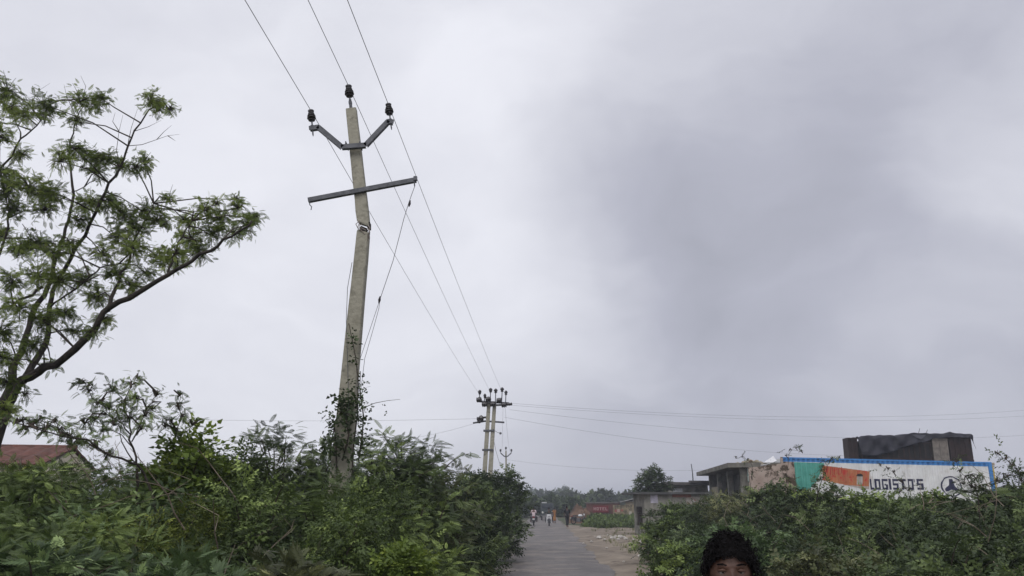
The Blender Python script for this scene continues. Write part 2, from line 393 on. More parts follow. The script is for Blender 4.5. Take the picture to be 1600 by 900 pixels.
def road_wear():
    nt = ASPH.node_tree; n = nt.nodes; l = nt.links; bs = n['Principled BSDF']; src = bs.inputs['Base Color'].links[0].from_socket
    tcn = n.new('ShaderNodeTexCoord'); vo = n.new('ShaderNodeTexVoronoi'); vo.feature = 'DISTANCE_TO_EDGE'; vo.inputs['Scale'].default_value = .55
    nz = n.new('ShaderNodeTexNoise'); nz.inputs['Scale'].default_value = 1.6; nz.inputs['Detail'].default_value = 5
    ad = n.new('ShaderNodeVectorMath'); ad.operation = 'ADD'; l.new(tcn.outputs['Object'], nz.inputs['Vector']); l.new(tcn.outputs['Object'], ad.inputs[0]); l.new(nz.outputs['Color'], ad.inputs[1]); l.new(ad.outputs[0], vo.inputs['Vector'])
    mr = n.new('ShaderNodeMapRange'); mr.inputs[1].default_value = .0; mr.inputs[2].default_value = .035; mr.inputs[3].default_value = .3; mr.inputs[4].default_value = 0.0; l.new(vo.outputs['Distance'], mr.inputs[0])
    mx = n.new('ShaderNodeMix'); mx.data_type = 'RGBA'; l.new(mr.outputs[0], mx.inputs[0]); l.new(src, mx.inputs[6]); mx.inputs[7].default_value = (.045, .04, .036, 1)
    # broken patches where the surface has gone down to dark base
    n2 = n.new('ShaderNodeTexNoise'); n2.inputs['Scale'].default_value = .9; n2.inputs['Detail'].default_value = 8; n2.inputs['Roughness'].default_value = .7; l.new(tcn.outputs['Object'], n2.inputs['Vector'])
    m2 = n.new('ShaderNodeMapRange'); m2.inputs[1].default_value = .56; m2.inputs[2].default_value = .62; m2.inputs[3].default_value = 0; m2.inputs[4].default_value = .6; l.new(n2.outputs[0], m2.inputs[0])
    mx2 = n.new('ShaderNodeMix'); mx2.data_type = 'RGBA'; l.new(m2.outputs[0], mx2.inputs[0]); l.new(mx.outputs[2], mx2.inputs[6]); mx2.inputs[7].default_value = (.085, .075, .066, 1)
    l.new(mx2.outputs[2], bs.inputs['Base Color'])
road_wear()
def sheet(name, pts, z, m, sub=None):
    me = bpy.data.meshes.new(name); me.from_pydata([(p[0], p[1], z) for p in pts], [], [tuple(range(len(pts)))]); me.update()
    o = link(name, me, m); tag(o, kind='structure'); return o
# one ground sheet, gently uneven away from the road
def ground_sheet():
    xs = np.concatenate([np.linspace(-1400, -60, 12), np.linspace(-50, 60, 56), np.linspace(80, 1400, 12)])
    ys = np.concatenate([np.linspace(-300, -30, 5), np.linspace(-20, 120, 71), np.linspace(135, 1900, 24)])
    V = []; Fs = []
    for j, y in enumerate(ys):
        for i, x in enumerate(xs):
            lat = x - 0.0417 * y; z = -0.02
            if 1.9 < lat < 7.5 and -10 < y < 72: z = -0.22
            elif lat > 3.5 and y < 110: z += 0.07 * math.sin(x * 0.9) * math.sin(y * 0.5) - 0.06
            if lat < -2.5: z += 0.05 * math.sin(x * 1.3 + y)
            V.append((x, y, z))
    nx = len(xs)
    for j in range(len(ys) - 1):
        for i in range(nx - 1): Fs.append((j * nx + i, j * nx + i + 1, (j + 1) * nx + i + 1, (j + 1) * nx + i))
    me = bpy.data.meshes.new('ground'); me.from_pydata(V, [], Fs); me.update()
    tag(link('ground', me, GROUND), kind='structure')
ground_sheet()
# right verge: an uneven sheet of dirt between road and shed
def verge():
    V = []; Fs = []; NY, NX = 130, 40
    for j in range(NY + 1):
        y = -6 + 76 * j / NY
        wide = 3.0 + (0 if y < 18 else (min(y, 46) - 18) * 0.17)
        wob = 0.35 * math.sin(y * 0.6) + 0.2 * math.sin(y * 1.7)
        for i in range(NX + 1):
            t = i / NX; lat = 1.75 + t * (wide + wob); e = min(1, 6 * t) * min(1, 5 * (1 - t))
            x, yy = lat + 0.0417 * y, y
            z = 0.006 + e * (0.045 * math.sin(lat * 2.3 + y * 0.31) + 0.03 * math.sin(y * 1.3 + lat) + 0.02 * math.sin(y * 4.1 + lat * 3))
            z += 0.10 * e * math.exp(-((y - 42.5 - 0.4 * math.sin(lat * 2)) / 0.8) ** 2) - 0.13 * e * math.exp(-((y - 44.6) / 0.6) ** 2)
            if t in (0, 1): z = 0.0
            V.append((x, yy, z))
    for j in range(NY):
        for i in range(NX): a = j * (NX + 1) + i; Fs.append((a, a + 1, a + NX + 2, a + NX + 1))
    me = bpy.data.meshes.new('dirt_verge'); me.from_pydata(V, [], Fs); me.polygons.foreach_set('use_smooth', [True] * len(Fs)); me.update()
    tag(link('dirt_verge', me, DIRT), kind='structure')
verge()
def road_sheet():
    V = []; Fs = []; ys = list(np.linspace(-30, 90, 121)) + list(np.linspace(95, 420, 40))
    for y in ys:
        for k, t in enumerate((-1.9, -0.9, 0, 0.9, 1.85)):
            lat = t + (0.13 * math.sin(y * 0.9) + 0.08 * math.sin(y * 2.7) if k in (0, 4) else 0)
            V.append((lat + 0.0417 * y, y, 0.03 if k not in (0, 4) else 0.012))
    for j in range(len(ys) - 1):
        for i in range(4): a = j * 5 + i; Fs.append((a, a + 1, a + 6, a + 5))
    me = bpy.data.meshes.new('road'); me.from_pydata(V, [], Fs); me.update()
    tag(link('road', me, ASPH), kind='structure')
road_sheet()

# ---------------------------------------------------------------- hedge masses (uncountable undergrowth)
LF = [(4.3, -2.3), (5, -1.65), (7, -1.2), (10, -1.0), (15, -0.95), (20, -0.78), (25, -0.45), (30, -0.15), (36, 0.05), (45, 0.3), (60, 0.7)]
RF = [(5.5, 4.5), (8, 4.35), (12, 4.15), (16, 3.95), (20.7, 3.95), (25, 5.4), (30, 6.5), (36, 7.5)]
def interp(tab, d): return float(np.interp(d, [t[0] for t in tab], [t[1] for t in tab]))
def mass(name, label, side, parts):
    """parts: leaf kind, template, size, selection; builds one object with several materials"""
    groups = {}
    for (x, y, h, r, d) in parts:
        kk = 0 if random.random() < 0.5 else (1 if random.random() < 0.5 else 2)
        groups.setdefault(kk, []).append((x, y, h, r, d))
    mes = []
    for kk, lst in groups.items():
        cs = []; rs = []; ns = []; szs = []
        for (x, y, h, r, d) in lst:
            near = d < 9
            k = 28 if near else (22 if d < 18 else 16)
            cl = dome_clumps(x, y, r, r, h, k, low=0.3 if near else 0.15)
            cl = [c for c in cl if (c[1] - y) < r * 0.45]      # the mass behind carries on from here
            cs += cl; q = 0.2 if d < 14 else 0.27
            rs += [q * random.uniform(0.8, 1.3) for _ in cl]
            sz = (0.072 if near else 0.108) if side < 0 else 0.11
            if d > 18: sz = 0.18
            ns += [int(24 * (q / 0.2) ** 2 * (0.16 / sz) ** 1.5)] * len(cl); szs += [sz] * len(cl)
        pos, dr, cid = clump_points(cs, rs, ns)
        tone = np.where(rng.random(len(cs)) < .2, rng.uniform(.6, .95, len(cs)), rng.uniform(0.0, 0.58, len(cs)))[cid] + rng.normal(0, 0.11, len(pos))
        sc = np.array(szs)[cid] * rng.uniform(0.6, 1.3, len(pos))
        if side < 0: tm, lm = [(T_PIN, 'mid'), (T_FINE, 'blue'), (T_BROAD2, 'mid')][kk]
        else: tm, lm = [(T_BROAD, 'dark'), (T_BROAD2, 'mid'), (T_BROAD, 'dark')][kk]
        pos[:, 2] = np.maximum(pos[:, 2], 0.03)
        mes.append((leaves_mesh(name, tm, pos, dr, sc, tone), lm))
    # join
    tot = [len(m.vertices) for m, _ in mes]
    big = bpy.data.meshes.new(name)
    co = np.concatenate([np_get(m.vertices, 'co', 3) for m, _ in mes])
    li = []; mi = []; off = 0
    for i, (m, _) in enumerate(mes):
        a = np.empty(len(m.loops), np.int32); m.loops.foreach_get('vertex_index', a); li.append(a + off); off += len(m.vertices)
        mi.append(np.full(len(m.polygons), i, np.int32))
    li = np.concatenate(li); mi = np.concatenate(mi); npoly = len(mi)
    big.vertices.add(off); big.vertices.foreach_set('co', co)
    big.loops.add(len(li)); big.loops.foreach_set('vertex_index', li)
    big.polygons.add(npoly); big.polygons.foreach_set('loop_start', (np.arange(npoly) * 4).astype(np.int32))
    big.update(calc_edges=True)
    big.polygons.foreach_set('material_index', mi)
    at = big.attributes.new('tone', 'FLOAT', 'POINT')
    at.data.foreach_set('value', np.concatenate([np_attr(m) for m, _ in mes]))
    o = link(name, big, [LM[l] for _, l in mes]); tag(o, label, 'undergrowth', kind='stuff')
    for m, _ in mes: bpy.data.meshes.remove(m)
    return o
def np_get(coll, attr, k):
    a = np.empty(len(coll) * k, np.float32); coll.foreach_get(attr, a); return a
def np_attr(m):
    a = np.empty(len(m.vertices), np.float32); m.attributes['tone'].data.foreach_get('value', a); return a

lp = []
y = 4.9
while y < 40:
    st = 0.75 if y < 9 else (1.05 if y < 18 else 1.6)
    r = st * 0.8
    xf = interp(LF, y)
    s = 0.0
    width = 8.5 if y < 11 else 5.5
    while s < width:
        x = xf - r * 0.9 - s
        if x / y > -0.95:
            ds = min(s + 0.3, (y - 4.3) * 1.2 + 0.3)
            h = min(1.15 + 0.48 * ds, 1.90 + 0.036 * y) * random.uniform(0.88, 1.03)
            lp.append((x + random.uniform(-.2, .2) * st, y + random.uniform(-.3, .3) * st, h, r * random.uniform(0.9, 1.25), y))
        s += st
    y += st
mass('undergrowth', 'tangled green roadside undergrowth filling the left verge under the poles', -1, lp)
rp = []
y = 6.2
while y < 38:
    st = 0.9 if y < 14 else 1.5
    r = st * 0.8; xf = interp(RF, y); s = 0.0
    while s < (9 if y < 18 else 8):
        x = xf + r * 0.8 + s
        if x / y < 0.95:
            h = min(1.25 + 0.45 * s, 1.80 + 0.010 * y if y < 20 else 1.55) * random.uniform(0.84, 1.03)
            rp.append((x + random.uniform(-.2, .2) * st, y + random.uniform(-.3, .3) * st, h, r * random.uniform(0.9, 1.25), y))
        s += st
    y += st
mass('undergrowth', 'dense broad leaved undergrowth filling the right verge before the container', 1, rp)

# ---------------------------------------------------------------- left shrubs one can tell apart
GL = 'shrubs of the left hedge'; GRR = 'shrubs of the right hedge'
shrub(-25, 722, 8.6, 1.0, 'yellow', T_PIN, .13, 1.0, 'yellow-green feathery shrub at the left edge below the red tiled roof', GL, nshoot=9)
shrub(108, 750, 9.2, 0.8, 'mid', T_PIN, .13, 1.0, 'mid green shrub in front of the cream gable wall', GL)
shrub(255, 702, 8.8, 0.75, 'blue', T_LONG, .11, 1.0, 'blue-green shrub right behind the thin bare-stemmed sapling', GL, nshoot=6)
shrub(292, 668, 8.0, 0.42, 'bright', T_HEART, .11, 1.0, 'bright green vine heap climbing a stick beside the thin sapling', GL, name='vine_heap', cat='vine', nshoot=8, slen=.5, cr=.16)
shrub(350, 704, 10.0, 1.15, 'mid', T_BROAD2, .17, 1.0, 'rounded mid green shrub between the vine heap and the spiky dark shrub', GL, nshoot=10)
shrub(425, 658, 10.2, 0.6, 'dark', T_FINE, .15, 1.3, 'tall spiky dark shrub left of the broken pole', GL, nshoot=14, slen=.75, cr=.2)
shrub(478, 690, 10.6, 0.95, 'dark', T_PIN, .13, 1.0, 'dark shrub touching the left side of the broken pole', GL, nshoot=8)
shrub(575, 688, 11.0, 0.9, 'mid', T_PIN, .13, 1.0, 'green shrub close behind the right side of the broken pole', GL)
shrub(626, 676, 12.0, 1.0, 'dark', T_FINE, .17, 1.6, 'dark flat-topped thorny shrub with feathery leaves right of the broken pole', GL, nshoot=16, slen=.8, cr=.26)
shrub(668, 704, 13.0, 1.0, 'grey', T_FINE, .17, 1.0, 'grey-green feathery shrub with arching tips between the flat-topped shrub and the double pole', GL, nshoot=12, slen=.8)
shrub(712, 742, 19.0, 1.1, 'dark', T_BROAD, .2, 1.1, 'low dark leafy shrub left of the foot of the double pole', GL, cr=.3)
shrub(758, 737, 25.0, 1.1, 'dark', T_BROAD, .24, 1.1, 'dark leafy shrub hiding the foot of the double pole', GL, cr=.34)
shrub(790, 733, 31.0, 0.85, 'dark', T_BROAD, .24, 1.2, 'tall dark shrub at the far end of the left hedge overhanging the road', GL, cr=.34, nshoot=12)
shrub(715, 795, 14.0, 0.8, 'dark', T_BROAD2, .17, 1.2, 'very dark leafy bush in the middle of the left hedge near the road', GL)
shrub(640, 775, 10.0, 0.85, 'mid', T_PIN, .13, 1.1, 'mid green bush halfway up the hedge below the flat-topped thorny shrub', GL, nshoot=5)
shrub(400, 745, 7.6, 0.85, 'mid', T_BROAD2, .15, 1.1, 'leafy bush halfway up the hedge below the spiky dark shrub', GL, nshoot=5)
shrub(250, 776, 6.6, 0.7, 'yellow', T_BROAD2, .085, 1.1, 'yellowish bush halfway up the hedge under the thin sapling', GL, nshoot=6)
shrub(110, 838, 4.9, 0.5, 'blue', T_LONG, .10, 1.3, 'blue-green plant with long leaflets at the lower left corner', GL, cr=.2, nshoot=7, slen=.35)
shrub(300, 862, 4.8, 0.5, 'blue', T_LONG, .105, 1.2, 'pale green plant with long drooping leaflets at the front of the hedge', GL, cr=.2, nshoot=9, slen=.45)
shrub(480, 866, 5.0, 0.45, 'grey', T_LONG, .105, 1.1, 'grey-green frond plant at the front of the hedge nearest the road', GL, cr=.2, nshoot=9, slen=.45)
shrub(634, 850, 6.2, 0.22, 'bright', T_BROAD, .09, 1.0, 'small tuft of yellow leaves low in the left hedge', GL, cr=.1, nshoot=2, slen=.2, stems=3)
shrub(526, 734, 8.0, 0.85, 'mid', T_PIN, .11, 1.5, 'green shrub in front of the foot of the broken pole', GL, nshoot=6, slen=.35)
shrub(540, 785, 6.6, 0.6, 'mid', T_BROAD2, .11, 1.2, 'leafy bush halfway up the hedge below the foot of the broken pole', GL, nshoot=4, slen=.3)
shrub(590, 728, 8.4, 0.8, 'mid', T_BROAD2, .11, 1.2, 'grey-green leafy shrub just right of the foot of the broken pole', GL, nshoot=6, slen=.35)
# right
shrub(1038, 812, 24.0, 0.8, 'mid', T_BROAD, .2, 1.0, 'bright green bush beside the dirt verge in front of the shed', GRR, cr=.28)
shrub(1052, 788, 31.0, 1.1, 'mid', T_BROAD, .24, 1.1, 'leafy bush against the mottled side wall of the shed', GRR, cr=.32)
shrub(1112, 776, 26.0, 1.2, 'dark', T_BROAD2, .22, 1.1, 'dark bush below the flat slab roof', GRR, cr=.3)
shrub(1165, 760, 23.0, 1.3, 'grey', T_BROAD2, .2, 1.1, 'greyish bush below the flaking mural wall', GRR, cr=.28, nshoot=9)
shrub(1235, 757, 20.0, 1.2, 'dark', T_BROAD, .2, 1.1, 'dark bush below the teal part of the container', GRR, nshoot=9, slen=.6)
shrub(1298, 761, 17.0, 1.1, 'mid', T_BROAD, .18, 1.1, 'green bush below the orange mural on the container', GRR, nshoot=9)
shrub(1375, 770, 15.0, 1.0, 'mid', T_BROAD, .17, 1.1, 'bush with pale leaf tips right under the first letters on the container', GRR, nshoot=9, bias=.12)
shrub(1450, 774, 14.0, 0.95, 'mid', T_BROAD, .17, 1.1, 'green bush below the last letters on the container', GRR, nshoot=9)
shrub(1525, 770, 13.0, 0.9, 'dark', T_PIN, .18, 1.1, 'dark feathery bush below the blue corner post of the container', GRR, nshoot=8, slen=.5)
shrub(1590, 742, 12.0, 0.9, 'dark', T_PIN, .18, 1.1, 'tall dark shrub at the right edge beyond the container', GRR, nshoot=12, slen=.6)
shrub(1150, 830, 12.5, 0.8, 'blue', T_BROAD, .16, 1.2, 'pale leaved bush low in the right hedge above the man with curly hair', GRR)
shrub(1062, 852, 15.5, 0.7, 'mid', T_BROAD, .16, 1.2, 'bush at the corner of the right hedge beside the dirt verge, left of the man', GRR)
shrub(1290, 860, 9.5, 0.75, 'grey', T_BROAD, .14, 1.1, 'grey-green bush low in the right hedge right of the man', GRR)
shrub(1450, 850, 8.5, 0.75, 'dark', T_BROAD, .14, 1.1, 'dark leafy bush low at the right of the hedge', GRR)

def dry_stalks():
    m = MB()
    for k in range(230):
        if random.random() < .6:
            d = random.uniform(5.2, 14); x = interp(LF, d) - random.uniform(.1, 5.5)
            h = min(1.2 + .48 * (interp(LF, d) - x), 1.95 + .036 * d)
        else:
            d = random.uniform(7.5, 20); x = interp(RF, d) + random.uniform(.2, 5); h = min(1.3 + .45 * (x - interp(RF, d)), 2.0)
        a = random.uniform(0, 6.28); l = random.uniform(.3, .9); z0 = h * random.uniform(.5, .95); q = Vector((x, d, z0)); pts = [q]
        v = Vector((math.cos(a) * .7, math.sin(a) * .5, random.uniform(.2, 1.0))).normalized()
        for j in range(5): q = q + v * l / 5; v = (v + Vector((random.gauss(0, .18), random.gauss(0, .18), random.gauss(-.1, .15)))).normalized(); pts.append(q)
        m.tube(pts, [.006, .005, .0045, .004, .003, .0015], 4, cap=False)
        if random.random() < .6: b = pts[2]; m.tube([b, b + Vector((random.gauss(0, .12), random.gauss(0, .1), .12)), b + Vector((random.gauss(0, .2), random.gauss(0, .1), .22))], [.004, .003, .001], 3, cap=False)
    tag(m.build('dry_stalks', noise_mat('dry_stalk', (.09, .065, .045), (.24, .20, .15), scale=5)), 'dry brown stalks sticking out of both hedges', 'dry stalks', kind='stuff')
dry_stalks()
# ---------------------------------------------------------------- traced branching plants, each at its own distance with real depth
def limb_tree(name, label, cat, limbs, clumps, d0, leaf, tmpl, size, per=34, group=None, twig_r=0.006, spread=0.7, bare=(), flat=0.85, dmix=1.0):
    """limbs: list of ([(px, py, dz), ...], r0, r1); clumps: (px, py, r_px[, dz]); dz is metres nearer or farther than d0"""
    base = limbs[0][0][0]; b0 = P(base[0], base[1], d0 + base[2]); root = empty(name, (b0.x, b0.y, 0)); tag(root, label, cat, group)
    off = Vector((b0.x, b0.y, 0)); mb = MB(); nodes = []
    for pts, r0, r1 in limbs:
        W = [P(p[0], p[1], d0 + p[2]) - off for p in pts]
        # resample with slight crookedness
        Q = []; n = len(W)
        for i in range(n - 1):
            for k in range(3):
                t = k / 3; a = W[max(i - 1, 0)]; b = W[i]; c = W[i + 1]; dd = W[min(i + 2, n - 1)]
                q = 0.5 * ((2 * b) + (c - a) * t + (2 * a - 5 * b + 4 * c - dd) * t * t + (3 * b - a - 3 * c + dd) * t ** 3)
                if k: q = q + Vector((random.gauss(0, 1), random.gauss(0, 1), random.gauss(0, 1))) * 0.012
                Q.append(q)
        Q.append(W[-1]); m = len(Q)
        rad = [(r0 + (r1 - r0) * (i / (m - 1)) ** 0.75) * .78 * random.uniform(.93, 1.07) for i in range(m)]
        mb.tube(Q, rad, 8)
        nodes += [(q, r) for q, r in zip(Q, rad)]
    mb.build('trunk', BARK, root, smooth=True)
    tw = MB(); P_ = []; D_ = []; T_ = []
    for c in clumps:
        dz = c[3] if len(c) > 3 else random.uniform(-0.8, 0.8) * dmix
        cc = P(c[0], c[1], d0 + dz) - off; r = c[2] * mpp(c[0], c[1], d0) * random.uniform(1.0, 1.25)
        near = sorted(nodes, key=lambda q: (q[0] - cc).length)[:3]
        nq = near[0][0]
        mid = nq.lerp(cc, 0.5) + Vector((random.gauss(0, .04), random.gauss(0, .04), .05))
        tw.tube([nq, mid, cc], [0.011, 0.008, 0.005], 5)
        ntw = max(4, int(per * 0.22)); ends = []
        for k in range(ntw):
            v = Vector((random.gauss(0, 1), random.gauss(0, 1), random.gauss(0.12, 0.75))).normalized() * r * random.uniform(0.45, 1.0)
            e_ = cc + v; m_ = cc + v * 0.5 + Vector((0, 0, 0.03))
            tw.tube([cc, m_, e_], [0.0045, 0.0035, 0.002], 3, cap=False); ends.append((cc, m_, e_))
        ct = random.uniform(0.2, 0.8)
        for k in range(int(per * (c[2] / 25.0) ** 1.6)):
            a, m_, e_ = random.choice(ends); t = random.uniform(0.25, 1.0)
            p = a.lerp(m_, t * 2) if t < 0.5 else m_.lerp(e_, t * 2 - 1)
            p = p + Vector((random.gauss(0, .035), random.gauss(0, .035), random.gauss(0, .03)))
            v = (e_ - a).normalized() * 0.3 + Vector((random.gauss(0, .75), random.gauss(0, .75), random.gauss(-0.1, .45)))
            P_.append(tuple(p)); D_.append(tuple(v)); T_.append(ct + random.gauss(0, .15))
    for b in bare:
        W = [P(p[0], p[1], d0 + p[2]) - off for p in b]
        tw.tube(W, [0.006 * (1 - 0.75 * i / (len(W) - 1)) for i in range(len(W))], 4)
    tw.build('twigs', TWIG if size < 0.2 else BARK, root)
    sc = size * rng.uniform(0.6, 1.2, len(P_))
    link('crown', leaves_mesh('crown', tmpl, np.array(P_), np.array(D_), sc, np.array(T_), roll=0.6), LM[leaf], root)
    return root

limbs = [
 ([(-75, 1050, -.3), (-60, 900, -.2), (-30, 760, 0), (-5, 670, 0), (8, 630, 0), (25, 603, 0)], 0.16, 0.10),
 ([(25, 603, 0), (60, 581, -.1), (100, 560, -.2), (150, 512, -.4), (172, 480, -.5), (215, 458, -.7), (262, 430, -.9), (300, 408, -1.0), (340, 385, -1.1), (372, 362, -1.2), (394, 345, -1.2)], 0.075, 0.012),
 ([(168, 486, -.5), (180, 452, -.4), (196, 420, -.3), (206, 385, -.2), (226, 345, -.1), (240, 318, 0)], 0.035, 0.008),
 ([(22, 608, 0), (19, 582, .1), (34, 550, .3), (46, 510, .5), (62, 470, .6), (78, 442, .7), (86, 405, .8), (100, 370, .8), (110, 330, .9), (113, 290, .9), (108, 245, 1.0), (115, 208, 1.0), (124, 175, 1.1), (132, 150, 1.1)], 0.07, 0.006),
 ([(36, 596, 0), (58, 560, .3), (72, 535, .4), (77, 490, .5), (82, 455, .5), (110, 405, .4), (140, 350, .2), (165, 300, .1), (188, 262, .1), (200, 228, 0), (220, 192, 0), (243, 165, -.1), (265, 172, -.1)], 0.06, 0.006),
 ([(66, 448, .6), (40, 465, .4), (8, 480, .2), (-40, 492, 0)], 0.03, 0.015),
 ([(-50, 330, .3), (-20, 290, .3), (5, 258, .3), (32, 217, .3), (28, 198, .3), (18, 170, .3)], 0.03, 0.006),
 ([(32, 217, .3), (58, 196, .2), (72, 172, .2), (78, 158, .2)], 0.014, 0.005),
 ([(-60, 520, .2), (-20, 440, .2), (8, 372, .2), (14, 330, .2), (10, 292, .3)], 0.035, 0.008),
 ([(-40, 700, .1), (-60, 600, .2), (-70, 480, .3), (-50, 330, .3)], 0.08, 0.035),
 ([(76, 482, .5), (105, 460, .1), (140, 432, -.2), (165, 415, -.4), (186, 412, -.5)], 0.02, 0.007),
 ([(112, 300, .9), (140, 285, 1.1), (160, 276, 1.2)], 0.012, 0.005),
 ([(262, 430, -.9), (272, 398, -.8), (285, 370, -.7), (300, 345, -.7)], 0.02, 0.006),
 ([(86, 405, .8), (60, 385, 1.0), (35, 350, 1.1)], 0.018, 0.006),
]
clumps = [(12,142,24),(10,170,28),(42,182,22),(66,162,22),(72,180,16),(34,242,18),(0,215,24),(-15,190,30),(6,270,20),
 (125,160,24),(150,165,18),(118,190,16),(160,155,14),(94,252,20),(118,235,18),(138,243,26),(165,250,22),(190,262,20),(150,270,22),
 (235,160,20),(248,166,14),(266,172,12),(226,255,18),(212,262,14),
 (8,300,32),(45,292,34),(80,305,28),(70,328,26),(20,330,24),(140,318,32),(172,318,26),(190,335,24),(120,345,22),(60,382,34),(30,392,26),(85,395,24),(0,370,26),
 (205,388,34),(226,332,26),(248,345,26),(212,358,28),(182,372,24),(262,312,12),(290,345,22),(318,330,18),(345,345,24),(372,326,16),(384,352,20),(396,340,13),(365,365,20),(330,368,26),(300,375,28),(275,398,28),(250,405,26),(310,395,22),(368,312,9),(338,320,10),
 (58,432,30),(92,442,26),(128,440,28),(150,465,26),(182,430,26),(205,448,18),(100,490,26),(62,500,30),(30,482,26),(52,542,26),(120,520,20),(146,522,14),(160,500,18),(8,560,26),(12,600,24),(38,618,10),(6,640,18),(20,440,26),(0,520,30),(160,398,22),(110,380,18),(230,430,16),(80,570,12)]
bare = [[(200,228,0),(222,226,0),(245,218,0),(262,212,0),(280,210,0)],[(245,218,0),(256,206,0),(268,196,0)],[(210,205,0),(232,198,0),(252,188,0)],
 [(188,262,.1),(182,235,.1),(186,205,.1),(192,180,.1)],[(186,205,.1),(176,190,.1),(180,176,.1)],[(120,185,1.1),(104,150,1.1),(100,132,1.1)],[(130,150,1.1),(134,135,1.1),(126,118,1.1)],
 [(28,198,.3),(50,160,.3),(60,142,.3),(78,130,.3)],[(262,212,0),(274,220,0)],[(265,318,0),(266,300,0),(270,288,0)],[(200,225,0),(205,200,0),(215,170,0)]]
limb_tree('neem_tree', 'large spreading neem tree with dark crooked limbs and feathery leaves at the left edge', 'tree', limbs, clumps, 9.0, 'neem', T_NEEM, 0.085, per=165, bare=bare)

limbs = [([(212, 800, 0), (214, 735, 0), (208, 700, 0), (202, 665, .1), (196, 632, .1), (205, 605, .1)], 0.022, 0.005),
 ([(205, 680, .1), (180, 655, 0), (155, 630, -.1), (135, 605, -.1), (122, 597, -.1)], 0.009, 0.003),
 ([(208, 700, 0), (175, 672, .1), (140, 662, .1)], 0.008, 0.003),
 ([(206, 690, 0), (225, 650, 0), (240, 622, .1), (248, 612, .1)], 0.009, 0.003),
 ([(213, 725, 0), (190, 690, .2), (187, 655, .2)], 0.009, 0.004)]
clumps = [(126,600,11),(140,612,13),(152,632,14),(176,612,15),(206,602,15),(190,632,17),(170,640,15),(150,655,14),(132,662,12),(178,665,15),(215,625,15),(226,650,14),(245,618,10),(200,655,17),(238,640,11),(220,672,12),(160,675,11),(215,592,8)]
limb_tree('sapling', 'thin airy sapling with sparse leaves rising from the left hedge', 'sapling', limbs, clumps, 7.4, 'mid', T_NEEM, 0.075, per=85, dmix=.35)
limbs = [([(262, 800, 0), (268, 720, 0), (276, 672, 0), (280, 640, .1), (282, 618, .1)], 0.012, 0.003), ([(272, 690, 0), (300, 665, 0), (318, 655, 0)], 0.006, 0.003)]
clumps = [(282,618,8),(278,636,11),(284,652,12),(268,660,12),(300,662,9),(275,678,14),(258,668,10)]
limb_tree('sapling', 'slender young sapling poking up above the bright vine heap', 'sapling', limbs, clumps, 7.9, 'mid', T_NEEM, 0.075, per=80, dmix=.2)
limbs = [([(250, 830, .2), (225, 740, .2), (190, 716, 0), (150, 697, -.1), (110, 684, -.2), (70, 674, -.2), (30, 662, -.2), (5, 656, -.2)], 0.018, 0.004), ([(120, 687, -.2), (90, 668, -.3), (60, 655, -.3)], 0.007, 0.003), ([(150, 700, 0), (165, 718, .1), (175, 735, .1)], 0.007, 0.003)]
clumps = [(12,656,10),(30,660,11),(50,664,12),(70,672,13),(62,656,9),(90,672,14),(108,682,14),(128,690,13),(150,696,12),(170,712,11),(85,660,8),(40,672,9),(112,696,12)]
limb_tree('thorn_branch_shrub', 'arching thorny shrub branch bending left in front of the tiled roof', 'shrub', limbs, clumps, 7.0, 'mid', T_NEEM, 0.07, per=85, dmix=.2)
# long wiry shrub tips rising over the right hedge
for (lb, limbs, clumps, d) in [
 ('wiry shrub tip curving up at the right edge of the view', [([(1600, 850, 0), (1604, 770, 0), (1590, 738, 0), (1572, 718, 0), (1558, 708, 0)], .012, .003), ([(1592, 742, 0), (1574, 745, 0), (1556, 752, 0)], .006, .003)], [(1560,710,8),(1572,716,9),(1582,728,10),(1592,738,12),(1575,745,9),(1560,752,8),(1598,755,12),(1582,762,11)], 10.0),
 ('wiry leafy shoot crossing the white container side near its round emblem', [([(1530, 850, 0), (1528, 775, 0), (1512, 750, 0), (1500, 735, 0), (1494, 722, 0)], .012, .003), ([(1516, 752, 0), (1532, 745, 0)], .005, .003)], [(1494,722,8),(1500,738,8),(1512,748,9),(1526,748,7),(1518,762,10),(1505,757,9),(1530,762,9)], 11.0),
 ('thin leafy shoot crossing the blue edge left of the orange mural', [([(1270, 850, 0), (1278, 770, 0), (1290, 740, 0), (1296, 722, 0), (1310, 716, 0)], .014, .004)], [(1283,735,8),(1290,722,9),(1300,717,7),(1312,716,5),(1282,748,10),(1272,760,12)], 16.0),
 ('wispy twig with few leaves above the blue container edge', [([(1225, 850, 0), (1228, 760, 0), (1232, 716, 0), (1240, 703, 0), (1254, 708, 0)], .010, .003)], [(1234,704,5),(1243,701,6),(1252,706,5),(1230,712,4),(1230,745,9)], 18.0),
 ('wispy twig with few leaves above the flaking mural wall', [([(1165, 850, 0), (1172, 765, 0), (1176, 730, 0), (1164, 716, 0), (1150, 716, 0)], .010, .003)], [(1150,716,4),(1160,714,6),(1168,718,5),(1176,738,7)], 20.0),
 ('short leafy shoot in front of the letters on the container', [([(1420, 850, 0), (1422, 780, 0), (1412, 755, 0), (1395, 737, 0), (1376, 728, 0)], .008, .002)], [(1376,728,4),(1388,733,5),(1398,738,5),(1410,752,6),(1420,766,9),(1405,770,8)], 13.0)]:
    limb_tree('wiry_shrub', lb, 'shrub', limbs, clumps, d, 'dark', T_BROAD2, 0.13 if d < 15 else 0.17, per=36, dmix=.15, group='wiry shoots over the right hedge')

